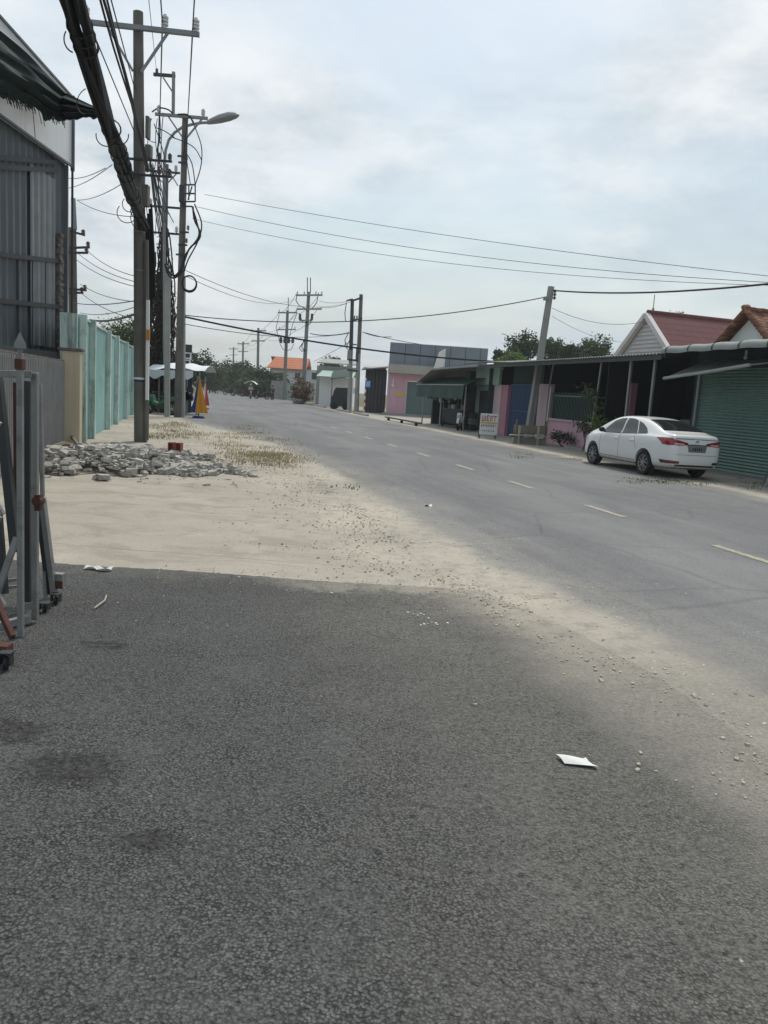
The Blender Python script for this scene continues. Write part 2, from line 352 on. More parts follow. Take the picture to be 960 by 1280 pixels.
K['orange_tile'] = M('orange_roof_tiles', (.45, .14, .06), .8, .12, .5, 8, .3)
K['tyre'] = M('tyre_rubber', (.015, .015, .016), .75, .2, 5, 60, .2)
K['alloy'] = M('alloy_rim', (.35, .35, .36), .35, .06, 4, 60, 0, metal=.8)
K['skin'] = M('skin', (.36, .21, .14), .6, .08, 5, 60, .1)
K['greenpaint'] = M('green_enamel', (.03, .16, .09), .4, .1, 4, 50, .05)
K['orange_mark'] = M('orange_band', (.48, .20, .04), .7, .15, 5, 50, 0)
K['shoe'] = M('dark_cloth', (.03, .03, .035), .8, .2, 5, 60, .2)
K['pale_cloth'] = M('pale_cloth', (.55, .53, .50), .8, .1, 5, 60, .2)
mt, t, b = newmat('white_car_paint'); K['carpaint'] = mt
b.inputs['Base Color'].default_value = (.80, .80, .78, 1); b.inputs['Roughness'].default_value = .28; b.inputs['Coat Weight'].default_value = .7; b.inputs['Coat Roughness'].default_value = .04
p = t.new('ShaderNodeTexCoord').outputs['Object']; sp_ = t.new('ShaderNodeSeparateXYZ', {0: p})
dk = t.math('MULTIPLY', t.math('ADD', t.rng(sp_.outputs[2], .55, .15, 0, 1, True), t.math('MULTIPLY', t.noise(p, 2, 4), .25)), t.rng(t.noise(p, 7, 5, .7), .3, .8, .1, .5))
t.set(b.inputs['Base Color'], t.mix(dk, (.80, .80, .78), (.46, .42, .35)))   # road dust on the sills
mt, t, b = newmat('dark_glass'); K['glass'] = mt
t.set(b.inputs['Base Color'], t.mix(t.noise(t.pos(), 2, 3), (.010, .012, .013), (.03, .034, .035))); b.inputs['Roughness'].default_value = .06; b.inputs['Specular IOR Level'].default_value = .6
mt, t, b = newmat('red_lens'); K['redlens'] = mt
t.set(b.inputs['Base Color'], t.mix(t.vor(t.pos(), 30), (.20, .008, .012), (.36, .018, .02))); b.inputs['Roughness'].default_value = .12; b.inputs['Coat Weight'].default_value = .6
mt, t, b = newmat('clear_lens'); K['clearlens'] = mt
t.set(b.inputs['Base Color'], t.mix(t.vor(t.pos(), 40), (.55, .55, .56), (.8, .8, .8))); b.inputs['Roughness'].default_value = .15
K['plastic'] = M('black_plastic', (.02, .02, .022), .45, .15, 5, 60, .05)
def tiles(name, a, b_, rowh, colw, axis_u, axis_v, rough=.85, blot=None):
    """roof tiles: rows and courses read along two given world directions"""
    mt, t, b = newmat(name); p = t.pos()
    u = t.new('ShaderNodeVectorMath', {0: p, 1: axis_u}, operation='DOT_PRODUCT').outputs['Value']
    v = t.new('ShaderNodeVectorMath', {0: p, 1: axis_v}, operation='DOT_PRODUCT').outputs['Value']
    fv = t.math('FRACT', t.math('DIVIDE', v, rowh)); fu = t.math('FRACT', t.math('DIVIDE', u, colw))
    cell = t.new('ShaderNodeCombineXYZ', {0: t.math('FLOOR', t.math('DIVIDE', u, colw)), 1: t.math('FLOOR', t.math('DIVIDE', v, rowh))})
    w = t.new('ShaderNodeTexWhiteNoise', {'Vector': cell.outputs[0]}).outputs[0]
    c = t.mix(t.math('ADD', t.math('MULTIPLY', w, .3), t.math('MULTIPLY', t.noise(p, 1.2, 5), .7)), a, b_)
    if blot: c = t.mix(t.rng(t.noise(p, 2.6, 5, .7), .5, .62), c, blot)
    c = t.mix(t.math('MULTIPLY', t.rng(fv, .0, .22, 1, 0), .8), c, (.04, .018, .016))
    t.set(b.inputs['Base Color'], c); b.inputs['Roughness'].default_value = rough
    hh = t.math('ADD', fv, t.math('MULTIPLY', t.math('SINE', t.math('MULTIPLY', fu, 6.283)), .07))
    t.set(b.inputs['Normal'], t.new('ShaderNodeBump', {'Height': hh, 'Strength': .9, 'Distance': .05}).outputs[0]); return mt
LEAF = [leafmat('leaves_dark_green', (.018, .036, .014), (.05, .085, .03)), leafmat('leaves_mid_green', (.03, .06, .02), (.085, .125, .04)),
        leafmat('leaves_olive_green', (.045, .06, .025), (.11, .13, .055)), leafmat('leaves_reddish_brown', (.10, .05, .03), (.22, .13, .08)),
        leafmat('leaves_bright_green', (.05, .10, .02), (.16, .24, .06))]
# ------------------------------------------------------------------ the setting
def sheet(name, rows, mat, z):
    """rows: list of (left point, right point); UV = metres from the left and from the right edge"""
    mb = MB(); uv = []; n = 18
    for a, b_ in rows:
        a, b_ = Vector((a[0], a[1], z)), Vector((b_[0], b_[1], z)); L = (b_-a).length; d = (b_-a)/L
        mb.v.append(a-d*.25+Vector((0, 0, .0012-z))); uv.append((-.25, L+.25))
        for i in range(n-1):
            mb.v.append(a.lerp(b_, i/(n-2))); uv.append((L*i/(n-2), L*(1-i/(n-2))))
        mb.v.append(b_+d*.25+Vector((0, 0, .0012-z))); uv.append((L+.25, -.25))
    mb.uv = uv
    for r in range(len(rows)-1):
        for i in range(n):
            o = r*(n+1)+i; mb.f.append([o, o+1, o+n+2, o+n+1]); mb.mi.append(0)
    return tag(mb.build(name, mat, origin=(0, 0, 0)), kind='structure')
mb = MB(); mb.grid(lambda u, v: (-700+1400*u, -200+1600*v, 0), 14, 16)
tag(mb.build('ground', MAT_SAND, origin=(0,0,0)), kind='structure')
# road: left margin widens past the dirt forecourt
MAT_ROAD = asphalt('road_asphalt', (.108, .111, .116), (.24, .239, .236), 120, (0.2, .6, .42), (0.25, .5), bump=.35, bdist=.005, crack=.2, tracks=True, pits=.2)
def tl(s):
    pts = [(-40, -3.42), (-10.2, -3.42), (-8.6, -3.62), (-7, -3.9), (2, -4.0), (5, -4.2), (8, -4.5), (11, -5.0), (14.5, -6.0), (18, -7.0), (26, -7.2), (34, -6.3), (50, -6.0), (300, -6.0)]
    for (a, x), (b_, y) in zip(pts, pts[1:]):
        if a <= s <= b_: return x + (y-x)*(s-a)/(b_-a)
    return -6.0
ss = [-30] + [x*1.0 for x in range(-20, 40)] + list(range(40, 150, 6)) + [170, 200, 240, 280]
def bend(s): return 0.0 if s < 100 else .0012*(s-100)**2
rows = []
for s in ss:
    j = .05*math.sin(s*1.9)+.04*math.sin(s*4.3+1)
    rows.append((R(tl(s)+j+bend(s), s), R(5.6+.1*math.sin(s*2.3)+bend(s), s)))
sheet('road', rows, MAT_ROAD, .012)
MAT_APRON = asphalt('forecourt_asphalt', (.044, .045, .043), (.186, .188, .183), 105, None, (0.85, .95, .5),
    patches=((14, 916, .17, 1.5), (92, 962, .20, 1.4), (185, 1054, .11, 1.6), (132, 808, .14, 1.8)), bump=.8, bdist=.010, pits=.85, front=True)
ap = [(-30, 11.287), (-8, 5.568), (-1, 3.748), (1, 3.228), (2, 2.968), (2.8, 2.76), (3.3, 2.63), (3.8, 2.5), (4.3, 2.37), (4.8, 2.24), (5.3, 2.11), (5.7, 2.006), (6.0, 1.928), (6.2, 1.876)]
rows = [((-14, y), (x, y)) for y, x in ap]
o = sheet('asphalt_forecourt', rows, MAT_APRON, .006)
# ragged front edge of the asphalt: a last row of its own
me = o.data; last = len(ap)-1
for i in range(19):
    v = me.vertices[last*19+i]; v.co.y = 6.3
mb = MB(); uv = []; N = 400; y0 = lambda x: 6.3 + .02*math.sin((x+14)/(15.35)*16*2.1) + .0
for i in range(N+1):
    x = -14 + (14+ap[-1][1])*i/N
    e = .035 + rnd.uniform(-.012, .012) + .02*math.sin(x*3.1)
    mb.v += [Vector((x, 6.24, .0065)), Vector((x, 6.32+e, .0065))]; uv += [(x+14, ap[-1][1]-x)]*2
mb.f = [[2*i, 2*i+2, 2*i+3, 2*i+1] for i in range(N)]; mb.mi = [0]*N; mb.uv = uv
tag(mb.build('asphalt_forecourt_edge', MAT_APRON, origin=(0,0,0)), kind='structure')
# worn concrete slab in front of the fence
mt, t, b = newmat('worn_concrete_slab'); p = t.pos()
c0 = t.mix(t.noise(p, .6, 6, .62, .3), (.30, .275, .228), (.46, .424, .358))
c0 = t.mix(t.math('MULTIPLY', t.rng(t.noise(t.mapv(p, (.9, 1.3, 1)), 1.3, 9, .74, .8), .46, .62, 0, 1, True), .55), c0, (.24, .215, .175))
c0 = t.mix(t.math('MULTIPLY', t.rng(t.noise(p, 45, 4, .8), .48, .66), .6), c0, (.22, .195, .155))
c0 = t.mix(t.math('MULTIPLY', t.rng(t.noise(p, 1.1, 3, .6), .58, .7), .35), c0, (.54, .50, .42))
uv = t.new('ShaderNodeUVMap'); us = t.new('ShaderNodeSeparateXYZ', {0: uv.outputs[0]})
sy = t.new('ShaderNodeSeparateXYZ', {0: p})
wv = t.math('MULTIPLY', t.math('SUBTRACT', t.noise(p, 2.2, 4), .5), .12)
for (yy, sl, wd, am) in ((6.95, .05, .007, .5), (9.6, .03, .006, .3)):
    dd = t.math('ABSOLUTE', t.math('SUBTRACT', t.math('ADD', sy.outputs[1], t.math('ADD', wv, t.math('MULTIPLY', sy.outputs[0], sl))), yy))
    c0 = t.mix(t.math('MULTIPLY', t.rng(dd, wd, wd*2.4, 1, 0), am), c0, (.17, .145, .115))
sc_, sh_ = sandnode(t)
wb = t.math('ADD', t.math('SUBTRACT', t.noise(p, .9, 6, .65), .5), t.math('MULTIPLY', t.math('SUBTRACT', t.noise(p, 12, 4, .7), .5), .3))
fr = t.rng(t.math('ADD', us.outputs[1], t.math('MULTIPLY', wb, 1.5)), .15, 1.0, 1, 0, True)
fy = t.rng(t.math('ADD', sy.outputs[1], t.math('MULTIPLY', wb, .9)), 6.4, 6.62, .8, 0, True)
c0 = t.mix(t.math('MAXIMUM', fr, t.math('MULTIPLY', fy, t.rng(t.noise(p, 1.6, 3), .42, .58))), c0, sc_)
t.set(b.inputs['Base Color'], c0); b.inputs['Roughness'].default_value = .9; b.inputs['Specular IOR Level'].default_value = .2
t.set(b.inputs['Normal'], t.new('ShaderNodeBump', {'Height': t.math('ADD', t.noise(p, 45, 3, .7), t.math('MULTIPLY', t.noise(p, 6, 5, .6), 2)), 'Strength': .3, 'Distance': .01}).outputs[0])
rows = [((-9, y), (x, y)) for y, x in ((6.2, .3), (7, .2), (8, -.1), (9, -.35), (10, -.6), (11, -.95), (12, -1.3), (13, -1.8), (14, -2.2))]
sheet('concrete_slab', rows, mt, .004)
# verge of packed dirt and old concrete between the road and the houses
mt, t, b = newmat('packed_verge'); p = t.pos(); sc_, sh_ = sandnode(t)
us = t.new('ShaderNodeSeparateXYZ', {0: t.new('ShaderNodeUVMap').outputs[0]})
gcol = t.mix(t.noise(p, .8, 5, .6), (.24, .225, .20), (.38, .355, .31))
sN = t.new('ShaderNodeVectorMath', {0: p, 1: (RDX, RDY, 0)}, operation='DOT_PRODUCT').outputs['Value']
k = t.math('MULTIPLY', t.rng(t.noise(p, .55, 5, .6), .38, .56, 1, 0), .8)
c0 = t.mix(k, gcol, sc_); t.set(b.inputs['Base Color'], c0); b.inputs['Roughness'].default_value = .93; b.inputs['Specular IOR Level'].default_value = .2
t.set(b.inputs['Normal'], t.new('ShaderNodeBump', {'Height': sh_, 'Strength': .4, 'Distance': .015}).outputs[0])
sheet('verge', [(R(5.1, s), R(14.5, s)) for s in range(-10, 72, 3)], mt, .008)
# low pale kerb along the far right side
mb = MB(RM)
for s0, s1 in ((38.5, 43), (44.5, 50), (56, 66), (68, 78)): mb.box(5.5, 5.72, s0, s1, 0, .14)
tag(mb.build('kerb', K['concrete'], bevel=.02), kind='structure')
mt, t, b = newmat('worn_lane_paint'); p = t.pos()
c0 = t.mix(t.rng(t.noise(p, 22, 6, .75), .40, .58), (.42, .375, .25), (.22, .215, .20)); t.set(b.inputs['Base Color'], c0); b.inputs['Roughness'].default_value = .85
dash = None
for i in range(9):
    c = R(-.01 - (.0 if i < 4 else .05*(i-3)), -6.4 + 3.22*i, .017)
    if dash is None:
        mb = MB(); mb.M = Matrix.Translation(c) @ Matrix.Rotation(RA, 4, 'Z'); n = 24
        for j in range(n):
            j0 = -.58+1.16*j/n; j1 = j0+1.16/n
            mb.quad((-.062-.006*math.sin(j*2.3), j0, 0), (.062+.006*math.sin(j*1.7), j0, 0), (.062+.006*math.sin((j+1)*1.7), j1, 0), (-.062-.006*math.sin((j+1)*2.3), j1, 0))
        dash = tag(mb.build('lane_marking', mt, origin=c), kind='structure', group='centre line dashes')
    else:
        o = dash.copy(); C.objects.link(o); o.location = c
# ------------------------------------------------------------------ loose stuff on the ground
def stones(name, spots, mat, smin, smax, flat=.6):
    mb = MB()
    for (x, y, z, k) in spots:
        r = rnd.uniform(smin, smax)*k
        pts = [Vector((rnd.uniform(.6, 1)*sx, rnd.uniform(.6, 1)*sy, rnd.uniform(.6, 1)*sz*flat))*r for sx in (-1, 1) for sy in (-1, 1) for sz in (-1, 1)]
        rot = Matrix.Rotation(rnd.uniform(0, 6.28), 3, 'Z') @ Matrix.Rotation(rnd.uniform(-.5, .5), 3, 'X')
        vs = [rot @ q + Vector((x, y, z + r*flat*.45)) for q in pts]
        mb.add(vs, [(0,1,3,2), (4,6,7,5), (0,4,5,1), (2,3,7,6), (0,2,6,4), (1,5,7,3)])
    return mb.build(name, mat, origin=(0,0,0))
spots = []
while len(spots) < 7000:
    s = rnd.uniform(-11.5, 3); t_ = rnd.gauss(-3.65, .33)
    if s > -8.2: t_ = rnd.gauss(-4.0, .75)
    w = R(t_, s)
    if w.y < 3 or rnd.random() > (.15+.85*(math.sin(w.x*3.1+w.y*1.7)*math.sin(w.y*2.3-w.x) > -.1)): continue
    if w.y < 5.5 and rnd.random() < .6: continue
    spots.append((w.x, w.y, .008, rnd.choice((.4, .5, .6, .8, 1, 1.4))))
for _ in range(900):
    w = R(rnd.gauss(-5.2, 1.0), rnd.uniform(1, 16)); spots.append((w.x, w.y, .006, rnd.choice((.6, .8, 1, 1.6, 2))))
for _ in range(260):
    x = rnd.uniform(-2.2, 2.2); spots.append((x, 6.3+rnd.gauss(.05, .14), .008, rnd.choice((.4, .6, .8))))
for _ in range(350):
    w = R(rnd.gauss(5.6, .4), rnd.uniform(-4, 22)); spots.append((w.x, w.y, .014, rnd.choice((.6, .8, 1.2))))
tag(stones('gravel', spots, K['pebble'], .002, .0095), 'loose gravel strewn along the sandy edge of the road', 'gravel', kind='stuff')
# rubble heap by the fence
spots = []
def heap(x, y):
    q = 0
    for cx, cy, rx, ry, h in ((-5.0, 13.6, 1.35, 1.5, .36), (-4.2, 13.8, 1.5, 1.1, .13), (-3.4, 14.2, .9, .6, .05), (-5.6, 15.3, 1.0, 1.8, .22), (-4.5, 16.0, .8, .6, .16)):
        d = (((x-cx)/rx)**2+((y-cy)/ry)**2)*(1+.45*math.sin(5.3*x+2.9*y)*math.sin(4.1*y-2.3*x))+.18*math.sin(11*x)*math.sin(9*y)
        d = max(0, d)
        if d < 1: q = max(q, h*(1-d)**.8)
    return q
while len(spots) < 4600:
    x, y = rnd.uniform(-6.8, -2.2), rnd.uniform(11.6, 17.2); h = heap(x, y)
    if h <= 0 and rnd.random() > .09: continue
    if h > 0 and rnd.random() > h/.09+.22: continue
    if x < -6.15 - .06*(y-12): continue
    spots.append((x, y, h*rnd.uniform(.75, 1)-.01, rnd.choice((.25, .3, .35, .4, .5, .6, .8, 1.15)) * (1 if h > 0 else .55)))
tag(stones('rubble', spots, K['rubble'], .035, .095, .5), 'heap of broken grey concrete rubble beside the barred fence', 'rubble', kind='stuff')
def blades(name, spots, mat, h0, h1, w=.008, per=26, spread=.16):
    mb = MB()
    for (x, y, k) in spots:
        for _ in range(int(per*k)):
            bx, by = x+rnd.gauss(0, spread), y+rnd.gauss(0, spread); h = rnd.uniform(h0, h1); a = rnd.uniform(0, 6.28); l = rnd.uniform(.2, .9)*h
            dx, dy = math.cos(a), math.sin(a); ww = w*rnd.uniform(.7, 1.5)
            p0 = Vector((bx, by, 0)); p1 = p0+Vector((dx*l*.35, dy*l*.35, h*.62)); p2 = p0+Vector((dx*l, dy*l, h*rnd.uniform(.7, 1)))
            sd = Vector((-dy, dx, 0))*ww
            mb.add([p0-sd, p0+sd, p1+sd*.8, p1-sd*.8, p2], [(0,1,2,3), (3,2,4)])
    return mb.build(name, mat, origin=(0,0,0))
sp1 = []
for px0, px1, py0, py1, n in ((190, 235, 528, 540, 16), (275, 375, 545, 583, 44), (185, 250, 542, 548, 10), (285, 325, 530, 545, 12), (330, 368, 566, 584, 14)):
    for _ in range(n):
        g = G(rnd.uniform(px0, px1), rnd.uniform(py0, py1)); sp1.append((g.x, g.y, 1))
tag(blades('dry_grass', sp1, K['grass_dry'], .02, .10, .006, 60, .26), 'patchy dry yellow grass on the dirt beside the left utility poles', 'grass', kind='stuff')
sp2 = []
for px0, px1, py0, py1, n in ((783, 850, 598, 605, 26), (850, 890, 604, 608, 8), (706, 722, 574, 577, 6), (930, 958, 598, 612, 16), (640, 665, 568, 573, 8), (690, 735, 549, 556, 26), (180, 212, 545, 550, 10), (66, 72, 583, 588, 5), (428, 440, 606, 611, 4)):
    for _ in range(n):
        g = G(rnd.uniform(px0, px1), rnd.uniform(py0, py1)); sp2.append((g.x, g.y, 1))
tag(blades('green_grass', sp2, K['grass_green'], .02, .075, .008, 14, .16), 'low green weeds along the verges and by the parked car', 'grass', kind='stuff')
# small litter and marks
mb = MB(); c = G(715, 950, .012)
mb.slab(lambda u, v: (c.x-.075+.15*u+.03*(1-v)-.012*(u-.5)*v, c.y-.045+.075*v-.02*u+.018*(u > .95 and v > .9), .016+.012*math.sin(u*3.1+1)*math.sin(v*2.6)+.006*u), 10, 6, (0, 0, -.0015))
tag(mb.build('paper_scrap', K['paper']), 'crumpled white paper scrap lying on the dark asphalt', 'paper')
mb = MB(); c = G(123, 712, .012)
mb.slab(lambda u, v: (c.x-.11+.22*u, c.y-.03+.06*v+.02*math.sin(u*7), .018+.02*abs(math.sin(u*6+v*2))), 12, 4, (0, 0, -.002))
tag(mb.build('plastic_scrap', K['paper']), 'small white twisted plastic scrap at the asphalt edge near the gate', 'litter')
mb = MB(); c = G(535, 632, .018)
mb.slab(lambda u, v: (c.x-.06+.12*u, c.y-.06+.12*v, .02+.02*math.sin(u*5)*math.cos(v*4)), 6, 6, (0, 0, -.002))
tag(mb.build('white_scrap', K['paper']), 'tiny white litter scrap on the edge of the road', 'litter')
mb = MB()
for _ in range(16):
    if rnd.random() < .5: px, py = rnd.gauss(520, 9), rnd.gauss(767, 2.5)
    else: px, py = rnd.gauss(532, 9), rnd.gauss(779, 2)
    c = G(px, py, .0075); r = rnd.uniform(.004, .014); mb.prism([(c.x+r*math.cos(a)*rnd.uniform(.6, 1.2), c.y+r*math.sin(a)*rnd.uniform(.6, 1.2), .0075) for a in (0, 1.2, 2.4, 3.6, 4.9)], (0, 0, .003))
tag(mb.build('lime_flakes', K['paper'], origin=(0, 0, 0)), 'flakes of white lime spilled on the asphalt', 'lime', kind='stuff')
# curved dry twig
mb = MB(); a, b_ = G(118, 760, .02), G(133, 744, .02); mb.tube([a, a.lerp(b_, .5)+Vector((.03, 0, .01)), b_], .006, 5)
tag(mb.build('dry_twig', K['woodpale']), 'thin pale dry twig on the asphalt by the gate', 'twig')
# hollow red brick standing on the rubble
c = G(219, 573); br = thing('hollow_brick', 'red hollow brick pair standing behind the rubble heap', 'brick', c)
for k, dx in enumerate((-.075, .075)):
    mb = MB(); x0 = c.x+dx
    mb.box(x0-.06, x0+.06, c.y-.09, c.y+.09, 0, .02)
    mb.box(x0-.06, x0+.06, c.y-.09, c.y+.09, .2, .22); mb.box(x0-.06, x0-.042, c.y-.09, c.y+.09, .0203, .1997); mb.box(x0+.042, x0+.06, c.y-.09, c.y+.09, .0203, .1997); mb.box(x0-.0417, x0+.0417, c.y-.01, c.y+.01, .0203, .1997)
    mb.build('brick_block', K['brick'], br)
br.location.z += .11
# ------------------------------------------------------------------ folding gate in the foreground
g0 = G(30, 780); gate = thing('folding_gate', 'grey steel folding gate with spear tip, rusty joints and castors', 'gate', g0)
def caster(c, par, r=.045):
    c = Vector((c.x, c.y, 0)); mb = MB(); mb.torus(c+Vector((0,0,r)), (1, .25, 0), r*.72, r*.28, 18, 8); mb.cyl(c+Vector((-.012,-.003,r)), c+Vector((.012,.003,r)), r*.7, 14)
    w = mb.build('caster_wheel', K['black'], par, smooth=True)
    mb = MB(); mb.box(c.x-.032, c.x-.026, c.y-.02, c.y+.02, r*.8, r*2.3); mb.box(c.x+.026, c.x+.032, c.y-.02, c.y+.02, r*.8, r*2.3); mb.box(c.x-.034, c.x+.034, c.y-.03, c.y+.03, r*2.3+.001, r*2.3+.009)
    mb.build('caster_fork', K['darksteel'], w)
def bar(name, p, q, w, mat, h=None, par=gate, bev=.004):
    mb = MB(); mb.beam(p, q, w, h or w, up=(0, 1, 0) if abs((Vector(q)-Vector(p)).normalized().z) > .7 else (0, 0, 1)); return mb.build(name, mat, par, bevel=bev)
GY = 4.72
f1 = bar('spear_post', A(26, 796, 4.47), A(25, 442, 4.47), .033, K['gate'])
mb = MB(); tp = A(25, 442, 4.47)
mb.box(tp.x-.022, tp.x+.022, tp.y-.022, tp.y+.022, tp.z-.09, tp.z-.03); mb.build('rusty_collar', K['rust'], f1)
mb = MB(); z0 = tp.z; pts = [(0, .012), (.02, .018), (.03, .036), (.055, .034), (.12, .003)]
vs = []
for h_, r_ in pts: vs += [Vector((tp.x-r_, tp.y, z0+h_)), Vector((tp.x, tp.y-r_*.45, z0+h_)), Vector((tp.x+r_, tp.y, z0+h_)), Vector((tp.x, tp.y+r_*.45, z0+h_))]
mb.add(vs, [(i*4+j, i*4+(j+1)%4, i*4+4+(j+1)%4, i*4+4+j) for i in range(4) for j in range(4)] + [(3,2,1,0), (16,17,18,19)])
mb.build('spear_tip', K['gate'], f1)
bar('frame_post', G(44, 774, .03).xyz, A(44, 466, 4.72), .036, K['gate'])
bar('top_rail', A(-60, 466, 4.55), A(40, 468, 4.70), .04, K['gate'], .042)
bar('bottom_rail', A(-45, 793, 4.45), A(38, 773, 4.70), .04, K['gate'], .05)
bar('inner_post', A(35, 752, 4.98), A(35, 476, 4.98), .042, K['gate_dark'])
bar('inner_post', A(21, 690, 5.02), A(20, 478, 5.02), .030, K['rust'])
bar('dark_brace', A(-4, 470, 4.86), A(20, 690, 4.80), .055, K['gate_dark'])
bar('lower_brace', A(21, 672, 4.62), A(-12, 765, 4.44), .034, K['gate'])
bar('lower_brace', A(-2, 640, 4.86), A(6, 742, 4.80), .04, K['gate_dark'])
bar('cross_strip', A(-20, 729, 5.05), A(22, 724, 5.1), .02, K['gate'])
bar('cross_strip', A(-20, 737, 5.05), A(22, 733, 5.1), .02, K['gate'])
bar('rear_post', A(57, 760, 5.24), A(50, 480, 5.4), .024, K['gate'])
bar('rear_post', A(53, 640, 5.5), A(48, 480, 5.5), .02, K['rust'])
rl = bar('leaning_leg', A(68, 744, 5.25), A(53, 622, 5.18), .034, K['gate'], .05)
bar('dark_leg', A(62, 742, 5.30), A(47, 622, 5.24), .03, K['gate_dark'], .06)
mb = MB(); a = A(69, 716, 5.27); mb.box(a.x-.012, a.x+.062, a.y-.03, a.y+.03, .10, a.z+.0); mb.build('foot_plate', K['gate'], rl, bevel=.004)
mb = MB(); mb.box(a.x-.0, a.x+.066, a.y-.034, a.y-.0305, .10, .155); mb.build('rust_patch', K['rust'], rl)
mb = MB(); q = A(48, 626, 4.69); mb.cyl(q+Vector((0,-.03,0)), q+Vector((0,.03,0)), .03, 12); mb.box(q.x-.015, q.x+.02, q.y-.026, q.y+.01, q.z-.06, q.z+.04); mb.build('hinge', K['rust'], gate)
bar('rusty_foot', A(-8, 745, 4.30), A(16, 797, 4.14), .03, K['rust'], .04)
mb = MB(); q = A(6, 812, 4.02); mb.box(q.x-.08, q.x+.035, 3.97, 4.05, q.z-.03, q.z+.035); mb.build('foot_plate', K['rust'], gate, bevel=.004)
caster(G(8, 838), gate, .042); caster(G(70, 756), gate, .032); caster(G(56, 766), gate, .028); caster(G(-25, 830), gate, .042)
mb = MB()
for z in (.5, 1.05):
    for i in range(4):
        x = -3.6+.34*i; mb.beam((x, 4.3+.03*i, z-.3), (x+.34, 4.42, z+.25), .03); mb.beam((x, 4.44, z+.25), (x+.34, 4.36+.03*i, z-.3), .03)
mb.build('lattice_brace', K['gate'], gate)
# ------------------------------------------------------------------ corrugated shed with its white fascia
SX = -8.52
shed = thing('metal_shed', 'dark grey corrugated metal shed with a white sign fascia', 'shed', (SX, 16, 0))
def corr(mb, fn, L, pitch, amp, nrm, nv=1):
    n = int(L/pitch*6); nrm = Vector(nrm)
    def f(u, v): return Vector(fn(u, v)) + nrm*(amp*max(-1, min(1, 1.7*math.sin(u*L/pitch*2*PI))))
    mb.grid(f, n, nv)
ye = 20.15
mb = MB(); corr(mb, lambda u, v: (SX, 6+(ye-6)*u, 6.9*v), ye-6, .30, .022, (1, 0, 0))
sw = mb.build('side_wall', K['sheet_dark'], shed)
mb = MB(); corr(mb, lambda u, v: (SX-.02-9*u, ye+.02, 7.6*v), 9, .22, .018, (0, 1, 0)); mb.build('end_wall', K['sheet_dark'], shed)
def shz(yy): return 8.2
mb = MB(); mb.prism([(SX+.03, 5.5, 6.72), (SX+.03, ye+.08, 6.72), (SX+.03, ye+.08, 8.3), (SX+.03, 5.5, 9.35)], (.13, 0, 0)); fas = mb.build('fascia', K['fascia'], shed)
mb = MB(); mb.beam((SX+.17, 5.5, 9.37), (SX+.17, ye+.1, 8.32), .05); mb.beam((SX+.17, 5.5, 6.70), (SX+.17, ye+.1, 6.70), .05); mb.beam((SX+.17, ye+.1, 6.6), (SX+.17, ye+.1, 8.36), .09); mb.build('fascia_trim', K['sheet_dark'], fas)
mb = MB(); mb.quad((SX+.1, 5.4, 8.2), (SX+.1, ye+.05, 8.2), (SX-9, ye+.05, 9.2), (SX-9, 5.4, 9.2)); mb.build('roof', K['roofgrey'], shed)
mb = MB(); mb.beam((SX+.02, ye+.03, 0), (SX+.02, ye+.03, 6.7), .13); mb.build('corner_post', K['sheet_dark'], shed)
for (pa, pb) in (((-10, 196), (70, 203)), ((-10, 208), (72, 213)), ((-10, 317), (78, 327)), ((-10, 375), (78, 384))):
    mb = MB(); mb.beam(X(*pa, SX+.06), X(*pb, SX+.06), .07, .10); mb.build('purlin', K['darksteel'], shed)
for px in (22, 40, 56):
    mb = MB(); a = X(px, 325, SX+.05); mb.beam((a.x, a.y, a.z), (a.x, a.y, .5), .05); mb.build('batten', K['darksteel'], shed)
mb = MB(); a = X(76, 330, SX+.10)
for i in range(60):
    z = .3+i*.078; mb.box(SX+.02, SX+.12+rnd.uniform(-.03, .03), a.y-.1+rnd.uniform(-.03, .03), a.y+.1+rnd.uniform(-.03, .03), z, z+.072)
mb.build('brick_column', K['oldbrick'], shed)
mb = MB(); mb.beam((SX+.24, a.y+.34, .2), (SX+.24, a.y+.34, 6.6), .05); mb.build('downpipe', K['darksteel'], shed)
mb = MB(); a, b_ = X(38, 300, SX+.045), X(68, 300, SX+.045); corr(mb, lambda u, v: (SX+.045, a.y+(b_.y-a.y)*u, 2.2+(4.0)*v), b_.y-a.y, .30, .02, (1, 0, 0)); mb.build('patch_sheet', K['awn'] if False else K['steel'], shed)
# lower wall of the shed, seen between the bars
mb = MB(); mb.box(SX+.03, SX+.09, 6, ye-.6, 0, 2.1); mb.build('plinth', K['teal_pale'], shed) if False else mb.build('plinth', K['sheet_dark'], shed)
